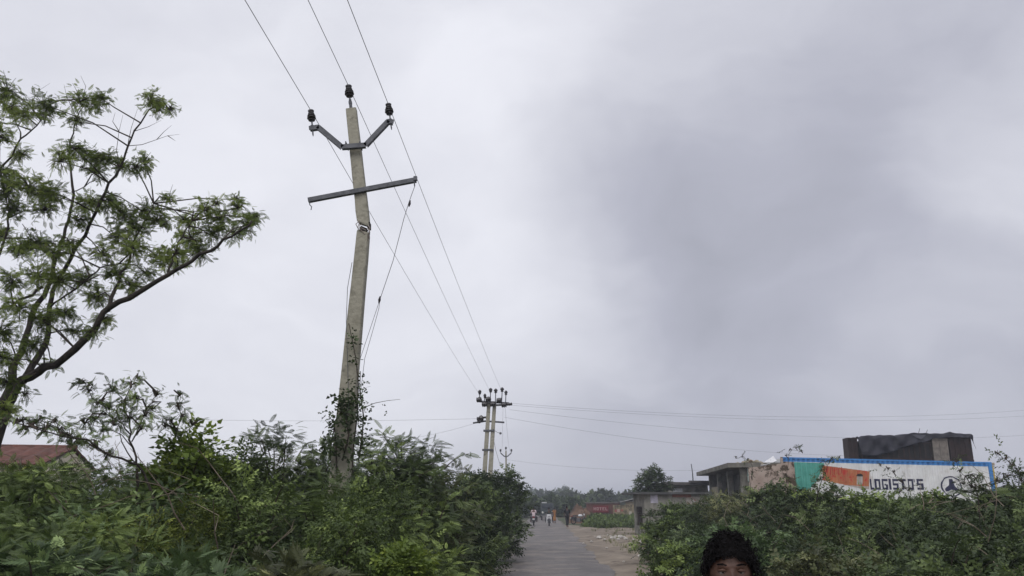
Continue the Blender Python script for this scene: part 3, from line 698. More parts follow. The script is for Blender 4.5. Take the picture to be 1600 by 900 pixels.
# ---------------------------------------------------------------- poles
CONC = noise_mat('pole_concrete', (0.235, 0.22, 0.168), (0.355, 0.335, 0.265), scale=3.5, rough=0.9, bump=0.5, bscale=18, c3=(0.12, 0.11, 0.08), scale3=3.5, lo3=0.52, hi3=0.7)
STEEL = noise_mat('galvanised_steel', (0.07, 0.072, 0.078), (0.12, 0.122, 0.13), scale=12, rough=0.6, metal=0.3)
BLACK = var('porcelain_dark', (0.018, 0.013, 0.012), 0.3, rough=0.25, spec=0.5)
REBAR = var('bare_wire', (0.26, 0.22, 0.19), 0.3, rough=0.5)
WIRE = var('conductor_wire', (0.13, 0.13, 0.135), 0.2, rough=0.6)
def insulator(parent, foot, up, s=1.0):
    """pin insulator: steel pin and a stack of dark sheds; foot = where the pin meets the arm"""
    foot = Vector(foot); up = Vector(up).normalized()
    i = MB(); prof = [(0.10, .02)]
    z = 0.10
    for r in (.048, .064, .060, .048):
        prof += [(z + .003, r * .5), (z + .008, r), (z + .019, r * .97), (z + .03, r * .45)]; z += .034
    prof += [(z + .01, .04), (z + .035, .045), (z + .05, .02)]
    i.lathe(foot, up, [(a * s, r * s) for a, r in prof], 14)
    o = i.build('pin_insulator', BLACK, parent, smooth=True)
    p = MB(); p.tube([foot - up * .12 * s, foot + up * .12 * s], .011 * s, 6); p.tube([foot - up * .02 * s, foot + up * .02 * s], .026 * s, 6)
    p.tube([foot - up * .16 * s, foot - up * .12 * s], [.005 * s, .012 * s], 6)
    p.build('insulator_pin', STEEL, o)
    return foot + up * (z + .04) * s

D1 = 9.6
pole = empty('utility_pole', (P(533, 700, D1).x, D1, 0)); tag(pole, 'broken leaning concrete power pole with snapped top and two steel arms above the left hedge', 'power pole')
po = Vector(pole.location)
def L1(px, py, dz=0): return P(px, py, D1 + dz) - po
# lower shaft: from ground to the break
b_top = L1(568, 365); b_mid = L1(537, 690)
t_ = (b_mid - b_top); k_ = -(b_top.z) / t_.z; b_base = b_top + t_ * k_
m = MB()
segs = 10
def shaft(mb, a, b, w0, w1, dep0, dep1, n=8, jag=None):
    """rectangular tapered post with chamfered corners"""
    a = Vector(a); b = Vector(b); rings = []
    t = (b - a).normalized(); sx = Vector((1, 0, 0)); sx = (sx - t * sx.dot(t)).normalized(); sy = t.cross(sx)
    for i in range(n + 1):
        k = i / n; w = (w0 + (w1 - w0) * k) / 2; dd = (dep0 + (dep1 - dep0) * k) / 2; c = 0.012; q = a.lerp(b, k)
        ring = []
        for (x, y) in ((-w + c, -dd), (w - c, -dd), (w, -dd + c), (w, dd - c), (w - c, dd), (-w + c, dd), (-w, dd - c), (-w, -dd + c)):
            off = 0
            if jag and i == n: off = random.uniform(-jag, jag)
            if jag and i == 0 and jag < 0: off = random.uniform(jag, -jag)
            ring.append(q + sx * (x + random.gauss(0, .0015)) + sy * y + t * off)
        rings += ring
    fs = []
    for i in range(n):
        for kk in range(8): fs.append((i * 8 + kk, i * 8 + (kk + 1) % 8, (i + 1) * 8 + (kk + 1) % 8, (i + 1) * 8 + kk))
    fs.append(tuple(range(8))); fs.append(tuple(n * 8 + kk for kk in range(8)))
    mb.add(rings, fs)
shaft(m, b_base - Vector((0, 0, .1)), b_top, .285, .165, .22, .15, 14, jag=.03)
m.build('lower_shaft', CONC, pole)
m = MB()
u0 = L1(568.5, 351, .0); u1 = L1(549, 172, .12)
shaft(m, u1, u0, .150, .175, .12, .14, 10, jag=.02)
for i in range(len(m.v) - 8, len(m.v)):
    v = m.v[i]; m.v[i] = (v[0], v[1], v[2] - (v[0] - u0.x) * .62)
up_ = m.build('upper_shaft', CONC, pole)
m = MB()     # bare twisted strands at the fracture
for (a, b, c, dd) in [((562, 345), (556, 350), (560, 358), (566, 362)), ((562, 346), (559, 356), (565, 356), (572, 360)), ((575, 352), (578, 356), (576, 366), (577, 372)), ((574, 356), (578, 362), (574, 368), (576, 376)), ((566, 350), (562, 352), (563, 358), (570, 366))]:
    m.tube([L1(a[0], a[1], -.09), L1(b[0], b[1], -.12), L1(c[0], c[1], -.1), L1(dd[0], dd[1], -.08)], .006, 5)
m.build('bare_strands', REBAR, pole)
m = MB(); m.beam(L1(576, 349, 0), L1(577, 358.5, 0), .05, .12, .035, .09); m.beam(L1(564, 357, .02), L1(573, 361, .02), .05, .10); m.beam(L1(577, 362, -.05), L1(576.5, 374, -.05), .02, .03, .008, .02)
m.build('fracture_core', var('fracture_dark', (.035, .03, .026), .4, scale=30), pole)
m = MB(); m.tube([L1(545, 640, -.12), L1(543, 560, -.13), L1(541, 500, -.12), L1(543, 450, -.1), L1(550, 410, -.1)], .004, 4); m.build('earth_wire', STEEL, pole)
# V arm: two channels, front and back of the shaft, with raised ends
varm = [(484, 200), (497, 198), (534, 229), (571, 226), (606, 189), (614, 190)]
m = MB()
W = [L1(x, y, -.10) for x, y in varm]
for a, b in zip(W[:-1], W[1:]):
    t = (b - a).normalized(); up = Vector((0, -1, 0)).cross(t)
    m.beam(a - t * .012, b + t * .012, .065, .008, side=up)
    m.beam(a + Vector((0, .025, 0)) + up * .033, b + Vector((0, .025, 0)) + up * .033, .008, .05, side=up)
    m.beam(a + Vector((0, .025, 0)) - up * .033, b + Vector((0, .025, 0)) - up * .033, .008, .05, side=up)
m.build('v_crossarm', STEEL, pole)
m = MB(); c = L1(553, 228); m.box(c + Vector((0, .06, 0)), (.22, .02, .06)); m.box(c + Vector((-.1, 0, 0)), (.012, .2, .05)); m.box(c + Vector((.1, 0, 0)), (.012, .2, .05)); m.build('arm_clamp', STEEL, pole)
# lower straight arm, tilted, holed ends
m = MB(); a, b = L1(481, 312, -.12), L1(650, 280, -.05)
t = (b - a).normalized(); up = Vector((0, -1, 0)).cross(t)
m.beam(a, b, .06, .008, side=up); m.beam(a + Vector((0, .025, 0)) + up * .03, b + Vector((0, .025, 0)) + up * .03, .008, .05, side=up); m.beam(a + Vector((0, .025, 0)) - up * .03, b + Vector((0, .025, 0)) - up * .03, .008, .05, side=up)
m.box(L1(565, 296, .02), (.22, .02, .07)); m.build('crossarm', STEEL, pole)
m = MB(); m.tube([L1(484, 314, -.12), L1(484, 320, -.12), L1(487, 323, -.12), L1(486, 328, -.12)], .007, 5)
m.build('hook', STEEL, pole)
m = MB(); m.tube([L1(647, 282, -.05), L1(648, 291, -.05)], .009, 5); m.box(L1(649, 279, -.05), (.05, .04, .06)); m.build('shackle', STEEL, pole)
tilt = Vector((-.1, 0, 1))
upv = (u1 - u0).normalized()
w_left = insulator(pole, L1(488, 198, -.08), upv) + po
w_right = insulator(pole, L1(610, 188, -.08), upv) + po
m = MB(); a = L1(549, 175, .12); m.tube([a - upv * .1, a + upv * .22], [.028, .02], 8); pinpost = m.build('top_bracket', STEEL, pole)
w_mid = insulator(pole, a + upv * .16, upv, 1.1) + po

# creeper round the pole
def creeper():
    root = empty('creeper', (P(545, 640, D1).x, D1 - .2, 0)); tag(root, 'leafy creeper climbing the lower half of the broken concrete pole', 'creeper')
    off = Vector(root.location); m = MB(); pos = []; dr = []
    paths = [[(548, 800), (552, 700), (558, 650), (560, 600), (556, 560), (550, 530), (545, 505)], [(528, 800), (525, 700), (522, 660), (535, 640), (550, 636), (562, 640)],
             [(560, 720), (566, 680), (568, 650), (562, 610), (563, 580)], [(515, 720), (518, 690), (524, 660)], [(535, 720), (545, 680), (540, 650), (530, 632), (545, 622), (558, 628)]]
    for p in paths:
        W = [P(x, y, D1 - .19) - off for x, y in p]; m.tube(W, [.012 - .008 * i / len(W) for i in range(len(W))], 5)
        for i in range(len(W) - 1):
            L = (W[i + 1] - W[i]).length
            py = (p[i][1] + p[i + 1][1]) / 2
            n = int(L * (30 if 610 < py < 720 else 26 if py > 560 else 24))
            sp = .03 if py < 600 else .045
            for k in range(n):
                q = W[i].lerp(W[i + 1], random.random()) + Vector((random.gauss(0, sp), random.gauss(-.02, .04), random.gauss(0, .06)))
                pos.append(tuple(q)); dr.append((random.gauss(0, 1), -abs(random.gauss(0.4, .4)), random.gauss(-.2, .6)))
    for (x, y, n) in [(546, 632, 60), (524, 650, 18), (562, 655, 20), (562, 690, 30), (520, 695, 35), (582, 632, 4)]:
        c = P(x, y, D1 - .2) - off
        for k in range(n):
            pos.append(tuple(c + Vector((random.gauss(0, .09), random.gauss(0, .05), random.gauss(0, .07))))); dr.append((random.gauss(0, 1), random.gauss(-.5, .5), random.gauss(-.2, .6)))
    m.tube([P(562, 640, D1 - .2) - off, P(585, 630, D1 - .2) - off, P(605, 626, D1 - .3) - off, P(625, 624, D1 - .4) - off], [.006, .004, .003, .002], 4)
    m.build('stem', TWIG, root)
    link('foliage', leaves_mesh('foliage', T_HEART, np.array(pos), np.array(dr), .085 * rng.uniform(.6, 1.2, len(pos)), rng.uniform(0, .6, len(pos)), roll=1.0), LM['dark'], root)
creeper()

# double pole
D2 = 42.0
dp = empty('double_pole', (P(760, 700, D2).x, D2, 0)); tag(dp, 'far double concrete power pole crowded with insulators and switch arms', 'power pole')
do = Vector(dp.location)
def L2(px, py, dz=0): return P(px, py, D2 + dz) - do
for (x0, y0, x1, y1) in [(764, 628, 757, 740), (773, 628, 766, 740)]:
    a, b = L2(x0, y0), L2(x1, y1); t = b - a; base = a + t * (-(a.z) / t.z)
    m = MB(); shaft(m, base, a, .30, .20, .25, .2, 8); m.build('shaft', CONC, dp)
m = MB()
for y_ in (673, 703):
    m = MB(); m.box(L2(764 - (y_ - 673) * .06, y_), (.62, .36, .09)); m.build('brace', STEEL, dp)
m = MB(); m.beam(L2(746, 627, -.2), L2(795, 630, -.2), .10, .10, side=(0, 1, 0)); m.beam(L2(755, 634, .2), L2(800, 632, .2), .10, .10, side=(0, 1, 0)); m.build('top_crossarm', STEEL, dp)
m = MB(); m.tube([L2(739, 661), L2(758, 658), L2(788, 660)], .055, 6); m.build('lower_crossarm', STEEL, dp)
for (x, y0, y1, r) in [(749, 626, 613, .07), (757, 627, 619, .06), (766, 627, 610, .075), (774, 627, 611, .075), (784, 627, 609, .075), (790, 628, 614, .065)]:
    a, b = L2(x, y0, -.2), L2(x + .6, y1, -.2)
    m = MB(); m.tube([a, b], .03, 6); o = m.build('insulator_pin', STEEL, dp)
    m = MB(); m.lathe(b - Vector((0, 0, .12)), (0, 0, 1), [(0, .04), (.03, r * 1.3), (.08, r * .8), (.12, r * 1.5), (.2, r * 1.3), (.26, .03)], 8); m.build('pin_insulator', BLACK, dp, smooth=True)
for (x, y_) in [(748.5, 625), (757, 632), (763, 624), (770, 632), (780, 626), (787.5, 633), (796, 632)]:
    m = MB(); c = L2(x, y_, -.28); r = .16 if x < 790 else .09
    m.lathe(c - Vector((.16, 0, 0)), (1, 0, .1), [(0, .04), (.04, r), (.1, r * .7), (.16, r * 1.05), (.22, r * .7), (.28, r), (.32, .04)], 10); m.build('disc_insulator', BLACK, dp, smooth=True)
m = MB(); m.tube([L2(747, 653), L2(762, 652)], .06, 6); m.lathe(L2(745, 656, -.1), (1, 0, .35), [(0, .05), (.05, .16), (.15, .1), (.22, .17), (.34, .17), (.4, .06)], 8); m.ball(L2(749, 658, -.1), .13, 8, 5)
m.build('switch_unit', BLACK, dp)
m = MB(); m.tube([L2(770, 670, -.2), L2(776, 675, -.3), L2(782, 677, -.3)], .012, 4); m.ball(L2(782, 677, -.3), .07, 8, 5); m.tube([L2(772, 690, -.2), L2(775, 705, -.2), L2(781, 725, -.2)], .01, 4); m.build('loose_cable', WIRE, dp)
# third pole far away
D3 = 84.0
tp = empty('line_pole', (P(791, 700, D3).x, D3, 0)); tag(tp, 'small distant power pole with a V arm beyond the double pole', 'power pole')
to = Vector(tp.location)
m = MB(); a = P(790.5, 704, D3) - to; shaft(m, (0.1, 0, -.1), a, .26, .16, .2, .15, 6); m.build('shaft', CONC, tp)
m = MB(); W = [P(x, y_, D3 - .15) - to for x, y_ in [(782, 707), (783.5, 709), (788, 713), (793, 713), (797.5, 709), (799, 707)]]; m.tube(W, .07, 6); m.build('v_crossarm', STEEL, tp)
for x, y_ in [(782, 706.5), (799, 706.5), (790.5, 703)]:
    m = MB(); c = P(x, y_, D3 - .15) - to; m.lathe(c, (0, 0, 1), [(0, .03), (.08, .05), (.12, .13), (.2, .07), (.26, .13), (.34, .05)], 8); m.build('pin_insulator', BLACK, tp, smooth=True)

def wire(name, label, pts, r=.006, sag=0.0, n=24, group=None, m_=WIRE):
    pts = [Vector(p) for p in pts]; W = []
    for i in range(len(pts) - 1):
        a, b = pts[i], pts[i + 1]
        for k in range(n):
            t = k / n; W.append(a.lerp(b, t) - Vector((0, 0, sag * 4 * t * (1 - t))))
    W.append(pts[-1]); mb = MB(); mb.tube(W, r, 5); o = mb.build(name, m_, None, smooth=True)
    return tag(o, label, 'wire', group)
BK = -38.0
def back(w): return Vector((w.x - 0.0417 * (w.y - BK), BK, w.z + .25))
GW = 'three conductors along the road'
wire('power_wire', 'leftmost overhead wire carried by the left arm insulator of the broken pole', [back(w_left), w_left, P(749, 616, D2 - .2)], .0045, .12, group=GW)
wire('power_wire', 'middle overhead wire resting on the top insulator of the broken pole', [back(w_mid), w_mid, P(766, 612, D2 - .2)], .0045, .12, group=GW)
wire('power_wire', 'rightmost overhead wire carried by the right arm insulator of the broken pole', [back(w_right), w_right, P(784, 611, D2 - .2)], .0045, .12, group=GW)
# the slack earth wire hanging from the lower arm
e0 = L1(648, 291, -.05) + po
W1 = [e0, P(639, 316, D1 - .02), P(631, 342, D1), P(614, 408, D1 + .05), P(594, 467, D1 + .1), P(578, 515, D1 + .12), P(563, 560, D1 + .14), P(552, 640, D1 + .16), P(545, 720, D1 + .2)]
hw = empty('hanging_wire', (W1[0].x, W1[0].y, W1[0].z)); ho = Vector(hw.location); tag(hw, 'slack double wire hanging from the right end of the broken pole lower arm', 'wire')
m = MB(); m.tube([p - ho for p in W1[:5]], .0045, 5); m.tube([p - ho for p in W1[4:]], .0035, 5)
W2 = [P(594, 467, D1 + .1), P(592, 482, D1 + .1), P(583, 515, D1 + .1), P(570, 560, D1 + .12), P(560, 640, D1 + .15)]; m.tube([p - ho for p in W2], .0035, 5); m.build('strand', WIRE, hw)
for (a, b) in [((641, 313), (639, 323)), ((594, 463), (592, 474))]:
    m = MB(); m.tube([P(a[0], a[1], D1 - .05) - ho, (P(a[0], a[1], D1 - .05) - ho).lerp(P(b[0], b[1], D1 - .05) - ho, .5), P(b[0], b[1], D1 - .05) - ho], [.008, .02, .008], 6); m.build('strain_insulator', BLACK, hw)
# wires leaving the double pole sideways
GC = 'wires crossing the fields from the double pole'
for lb, a, b, sg in [('upper long wire crossing the sky to the right from the double pole', P(798, 630, D2), P(1660, 636, 58), .78),
                     ('second long wire just below the upper one right of the double pole', P(798, 633, D2), P(1660, 646, 57), .70),
                     ('sagging wire running right just below the two long wires', P(796, 640, D2), P(1700, 672, 60), 1.1),
                     ('lowest sagging wire running right towards the dark tarpaulin', P(788, 652, D2), P(1330, 712, 54), .45),
                     ('low faint wire on the right ending near the thin roof rod', P(790, 718, D3), P(1160, 732, 75), .6)]:
    wire('field_wire', lb, [a, b], .0055 if a.y < 60 else .008, sg, 40, GC)
wire('field_wire', 'long level wire crossing the sky left behind the broken pole', [P(752, 654, D2), P(-60, 636, 60)], .006, .5, 40, GC)
wire('field_wire', 'slanting wire from the double pole lower arm down to the left', [P(740, 662, D2), P(600, 690, 46)], .005, .15, 20, GC)
wire('power_wire', 'faint wire dropping from the double pole to the small distant pole', [P(789, 634, D2), P(797, 706, D3)], .006, .5, 20)
wire('power_wire', 'second faint wire from the double pole to the small distant pole', [P(786, 634, D2), P(784, 706, D3)], .006, .6, 20)

# ---------------------------------------------------------------- built things: frames on the ground
class Frame:
    """local x runs along a wall from A to B, local y points away behind it"""
    def __init__(s, A, B):
        s.A = Vector((A.x, A.y, 0)); e = Vector((B.x - A.x, B.y - A.y, 0)); s.L = e.length; s.e = e / s.L; s.tilt = 0.0; s.rz = math.atan2(s.e.y, s.e.x)
    def root(s, name):
        o = empty(name, s.A, s.rz); o.rotation_euler = (0, s.tilt, s.rz); return o
    def mat(s): return Matrix.Translation(s.A) @ Matrix.Rotation(s.rz, 4, 'Z') @ Matrix.Rotation(s.tilt, 4, 'Y')
    def on(s, px, py, back=0.0):
        """(x, z) on the wall plane set `back` metres behind, for a pixel"""
        n = Vector((-s.e.y, s.e.x, 0)); o = s.A + n * back
        r = P(px, py, 1.0) - Vector((0, 0, CAMH))
        # k*r.xy = o + t*e
        det = r.x * (-s.e.y) - r.y * (-s.e.x)
        k = (o.x * (-s.e.y) - o.y * (-s.e.x)) / det
        t = (r.x * o.y - r.y * o.x) / det * -1 if False else ((Vector((r.x * k, r.y * k, 0)) - o).dot(s.e))
        return t / math.cos(s.tilt), (CAMH + r.z * k) + t * math.tan(s.tilt)
WHITE = noise_mat('container_white', (0.58, 0.58, 0.56), (0.70, 0.70, 0.68), scale=1.5, rough=0.55, c3=(0.42, 0.38, 0.33), scale3=1.6, lo3=0.54, hi3=0.8)
BLUE = noise_mat('container_blue', (0.03, 0.15, 0.38), (0.05, 0.22, 0.52), scale=3, rough=0.5)
NAVY = var('letter_navy', (0.016, 0.016, 0.05), 0.2, rough=0.5)
TEAL = noise_mat('mural_teal', (0.05, 0.26, 0.20), (0.10, 0.36, 0.29), scale=1.6, rough=0.7, c3=(0.30, 0.26, 0.22), scale3=1.8, lo3=0.62, hi3=0.68)
ORANGE = noise_mat('mural_orange', (0.34, 0.10, 0.04), (0.46, 0.19, 0.075), scale=1.8, rough=0.7, c3=(0.42, 0.035, 0.02), scale3=3.6, lo3=0.52, hi3=0.6)
PINKW = noise_mat('mural_flaking', (0.28, 0.21, 0.17), (0.42, 0.34, 0.28), scale=1.4, rough=0.9, c3=(0.06, 0.04, 0.02), scale3=2.6, lo3=0.48, hi3=0.56)
PALE = noise_mat('mural_pale', (0.30, 0.36, 0.33), (0.45, 0.52, 0.48), scale=2, rough=0.8, c3=(0.12, 0.30, 0.28), scale3=1.6, lo3=0.5, hi3=0.55)
OLDC = noise_mat('old_concrete', (0.13, 0.125, 0.105), (0.26, 0.25, 0.21), scale=1.3, rough=0.92, bump=0.4, bscale=10, c3=(0.07, 0.065, 0.05), scale3=1.0, lo3=0.5, hi3=0.65)
OLDP = noise_mat('old_plaster', (0.24, 0.21, 0.15), (0.40, 0.36, 0.27), scale=1.5, rough=0.92, c3=(0.14, 0.06, 0.04), scale3=1.6, lo3=0.55, hi3=0.62)
PAINTED_SHADE = var('painted_shade', (0.012, 0.011, 0.010), 0.3, rough=0.9)  # near-black colour standing in for shade in hollow places
WOODD = noise_mat('dark_crate_wood', (0.012, 0.007, 0.006), (0.028, 0.014, 0.011), scale=4, rough=0.8)
WOODG = noise_mat('grey_boards', (0.11, 0.095, 0.08), (0.20, 0.175, 0.15), scale=5, rough=0.85)
TARP = noise_mat('dark_tarpaulin', (0.006, 0.006, 0.010), (0.020, 0.019, 0.028), scale=2.2, rough=0.5, spec=0.25, bump=0.2, bscale=9)

# ---- container shop
cA, cB = P(1216, 714, 45.6), P(1545, 722, 44.4)
cf = Frame(cA, cB); cf.tilt = math.atan2(cA.z - cB.z, cf.L); croot = cf.root('shipping_container'); CL = cf.L
tag(croot, 'white corrugated shipping container with blue edges, orange mural and big letters behind the right hedge', 'container')
ZT = cA.z; ZB = ZT - 2.6; PER = 0.285
def prof(s_):
    t = (s_ % PER) / PER
    if t < .26: return 0.0
    if t < .5: return 0.075 * (t - .26) / .24
    if t < .76: return 0.075
    return 0.075 * (1 - (t - .76) / .24)
BRK = sorted(set([0.13, CL - .13] + [k * PER + f * PER for k in range(int(CL / PER) + 1) for f in (0, .26, .5, .76) if .13 < k * PER + f * PER < CL - .13]))
m = MB(); vs = []; 
for s_ in BRK: vs += [(s_, prof(s_), ZB + .12), (s_, prof(s_), ZT - .09)]
m.add(vs, [(2 * i, 2 * i + 2, 2 * i + 3, 2 * i + 1) for i in range(len(BRK) - 1)])
m.add([(0.1, 2.4, ZB + .1), (CL - .1, 2.4, ZB + .1), (CL - .1, 2.4, ZT - .05), (.1, 2.4, ZT - .05), (.1, .05, ZB + .1), (CL - .1, .05, ZB + .1), (CL - .1, .05, ZT - .05), (.1, .05, ZT - .05)],
      [(0, 1, 2, 3), (0, 4, 7, 3), (1, 2, 6, 5), (3, 2, 6, 7), (0, 1, 5, 4)])
m.build('body', WHITE, croot)
m = MB(); m.box((.06, .06, ZT - 1.3), (.13, .14, 2.6)); m.build('corner_post', PINKW, croot)
for nm, c, sz in [('top_rail', (CL / 2, .02, ZT - .045), (CL - .24, .07, .09)), ('bottom_rail', (CL / 2, .02, ZB + .06), (CL - .24, .07, .12)),
                  ('corner_post', (CL - .09, .06, ZT - 1.3), (.2, .14, 2.6)),
                  ('top_rail', (CL / 2, 2.40, ZT - .045), (CL - .24, .07, .09)), ('corner_post', (.06, 2.38, ZT - 1.3), (.13, .14, 2.6)), ('corner_post', (CL - .09, 2.38, ZT - 1.3), (.2, .14, 2.6))]:
    m = MB(); m.box(c, sz); m.build(nm, BLUE, croot)
def paint(mb, poly, off=.004):
    """convex polygon (x, z) laid on the corrugated side"""
    xs = [p[0] for p in poly]; x0, x1 = max(min(xs), BRK[0]), min(max(xs), BRK[-1])
    if x1 <= x0: return
    cuts = sorted(set([x0, x1] + [b for b in BRK if x0 < b < x1] + [x for x in xs if x0 < x < x1]))
    def span(x):
        zs = []
        for i in range(len(poly)):
            (xa, za), (xb, zb) = poly[i], poly[(i + 1) % len(poly)]
            if abs(xa - xb) < 1e-7:
                if abs(x - xa) < 1e-6: zs += [za, zb]
            elif min(xa, xb) - 1e-7 <= x <= max(xa, xb) + 1e-7: zs.append(za + (zb - za) * (x - xa) / (xb - xa))
        return (min(zs), max(zs)) if zs else (0, 0)
    vs = []; fs = []
    for i in range(len(cuts) - 1):
        a, b = cuts[i], cuts[i + 1]; ea = a + (b - a) * 1e-4; eb = b - (b - a) * 1e-4
        la, ha = span(ea); lb_, hb = span(eb); k = len(vs)
        vs += [(a, prof(a) - off, la), (b, prof(b) - off, lb_), (b, prof(b) - off, hb), (a, prof(a) - off, ha)]; fs.append((k, k + 1, k + 2, k + 3))
    mb.add(vs, fs)
def cpx(*pts): return [cf.on(x, y) for x, y in pts]
m = MB(); paint(m, [(.13, ZT - .09), (CL - .2, ZT - .09), (CL - .2, ZT - .26), (.13, ZT - .26)], .003); m.build('blue_band', BLUE, croot)
m = MB(); paint(m, [(cpx((1212, 735))[0][0], ZT - .265), (cpx((1238, 735))[0][0], ZT - .265), (cpx((1238, 735))[0][0], ZB + .2), (cpx((1212, 735))[0][0], ZB + .2)], .004); m.build('flaking_paint', PINKW, croot)
m = MB(); paint(m, cpx((1237, 722), (1285, 723.5), (1276, 748), (1255, 775), (1237, 775)), .007); m.build('teal_paint', TEAL, croot)
m = MB(); paint(m, cpx((1282, 727), (1356, 736.5), (1356, 764), (1345, 763), (1282, 750)), .006)
m.build('orange_mural', ORANGE, croot)
m = MB(); paint(m, cpx((1316, 757.5), (1356, 760), (1356, 764.5), (1345, 763.5)), .009)
paint(m, cpx((1336, 743), (1345, 744), (1345, 757), (1336, 757)), .009); m.build('mural_pale_figure', var('mural_grey', (.38, .34, .30), .2, scale=4), croot)
m = MB(); paint(m, cpx((1334.5, 744), (1336.5, 740.5), (1342, 740), (1345.5, 742.5), (1345.5, 744.5)), .012); m.build('mural_dark_arch', var('mural_black', (.02, .015, .012), .2), croot)
m = MB()
for k in range(9):
    x = 1284 + k * 3.3 + random.uniform(-.5, .5); paint(m, cpx((x, 729 + random.uniform(0, 4)), (x + 1.4, 729.5), (x + 1.2, 739 + random.uniform(0, 5)), (x + .1, 741)), .011)
m.build('mural_red_stroke', var('mural_red', (.40, .03, .02), .3, scale=5), croot)
GLY = {'L': [(0, 0, .3, 1), (0, 0, 1, .2)], 'O': [(0, 0, .3, 1), (.7, 0, 1, 1), (.3, 0, .7, .2), (.3, .8, .7, 1)], 'G': [(0, 0, .3, 1), (.3, 0, 1, .2), (.3, .8, 1, 1), (.7, .2, 1, .5), (.5, .4, .7, .55)],
       'I': [(0, 0, 1, 1)], 'S': [(0, .8, 1, 1), (0, .4, 1, .6), (0, 0, 1, .2), (0, .6, .3, .8), (.7, .2, 1, .4)], 'T': [(0, .8, 1, 1), (.35, 0, .68, .8)], "'": [(0, .68, .8, 1)]}
LO = MB()
for ch, x0, x1 in [('L', 1357.5, 1363.5), ('O', 1364.5, 1373.5), ('G', 1375.5, 1384.5), ('I', 1387, 1390), ('S', 1392, 1401), ('T', 1402.5, 1413.5), ('O', 1416, 1424.5), ("'", 1426, 1428.2), ('S', 1430, 1440)]:
    sa, sb = cf.on(x0, 756)[0], cf.on(x1, 756)[0]; zt, zb = cf.on(x0, 748.2)[1], cf.on(x0, 765)[1]
    for (a, b, c, d) in GLY[ch]: paint(LO, [(sa + (sb - sa) * a, zb + (zt - zb) * b), (sa + (sb - sa) * c, zb + (zt - zb) * b), (sa + (sb - sa) * c, zb + (zt - zb) * d), (sa + (sb - sa) * a, zb + (zt - zb) * d)], .006)
LO.build('lettering', NAVY, croot)
EM = MB(); ecx, ecz = cf.on(1484.5, 760); er = abs(cf.on(1501, 760)[0] - ecx)
for k in range(32):
    a, b = 2 * math.pi * k / 32, 2 * math.pi * (k + 1) / 32
    paint(EM, [(ecx + er * math.cos(a), ecz + er * math.sin(a)), (ecx + er * math.cos(b), ecz + er * math.sin(b)), (ecx + er * .88 * math.cos(b), ecz + er * .88 * math.sin(b)), (ecx + er * .88 * math.cos(a), ecz + er * .88 * math.sin(a))], .006)
for a in (90, 215, 325):
    a = R(a); t = (ecx + er * .72 * math.cos(a), ecz + er * .72 * math.sin(a)); sx_, sz_ = -math.sin(a), math.cos(a)
    paint(EM, [(ecx + sx_ * er * .28, ecz + sz_ * er * .28), (t[0] + sx_ * er * .14, t[1] + sz_ * er * .14), (t[0] - sx_ * er * .14, t[1] - sz_ * er * .14), (ecx - sx_ * er * .28, ecz - sz_ * er * .28)], .0075 + .001 * math.cos(a))
EM.build('emblem', NAVY, croot)
for x in (1.0, CL - 1.0):
    q = MB(); q.M = cf.mat(); q.box((x, 1.2, ZB / 2 - .03), (.6, 2.3, ZB - .02)); tag(q.build('concrete_plinth', OLDC), 'concrete plinth under the %s end of the container' % ('left' if x < 5 else 'right'), 'plinth')
q = MB(); YEL = var('yellow_paint', (.50, .36, .05), .3); a = P(1549, 728, 44.9)
q.tube([(a.x, a.y, -.1), (a.x, a.y, a.z)], .10, 8); o = q.build('yellow_post', YEL); tag(o, 'yellow post standing beside the right end of the container', 'post')
q = MB(); q.box((a.x - .06, a.y, a.z + .1), (.42, .2, .16)); q.build('post_cap', var('tan_cap', (.3, .25, .18), .2), o)

# ---- load on the container roof
def roof_thing(name, label, cat):
    r = cf.root(name); tag(r, label, cat); return r
BK_ = .35
def on(px, py): return cf.on(px, py, BK_)
def crate(name, label, px0, px1, ytop, mat_, depth=1.6, slats=True):
    x0, x1 = on(px0, 700)[0], on(px1, 700)[0]; zt = on((px0 + px1) / 2, ytop)[1]; r = roof_thing(name, label, 'crate')
    m = MB(); m.box(((x0 + x1) / 2, BK_ + depth / 2, (ZT + .003 + zt) / 2), (x1 - x0, depth, zt - ZT)); m.build('box', mat_, r)
    m = MB(); n = max(2, int((x1 - x0) / .3))
    for k in range(n + 1):
        x = x0 + .04 + (x1 - x0 - .08) * k / n; m.box((x, BK_ - .02, (ZT + zt) / 2), (.07, .035, zt - ZT - .02))
    for z in (ZT + .08, zt - .06): m.box(((x0 + x1) / 2, BK_ - .05, z), (x1 - x0, .03, .08))
    m.build('battens', WOODG if mat_ is WOODG else WOODD, r)
crate('wooden_crate', 'narrow dark upright crate at the left end of the load on the container roof', 1321, 1336, 684, WOODD, .9)
crate('wooden_crate', 'long black box added as painted shade under the tarpaulin in the middle of the container roof', 1340, 1450, 690, PAINTED_SHADE, 1.9)  # black box put in for the dark hollow under the tarpaulin
crate('wooden_crate', 'weathered grey board crate standing on the container roof', 1453, 1477, 684.5, WOODG, 1.2)
crate('wooden_crate', 'dark reddish brown crate at the right end of the load on the container roof', 1479, 1514, 681, WOODD, 1.9)
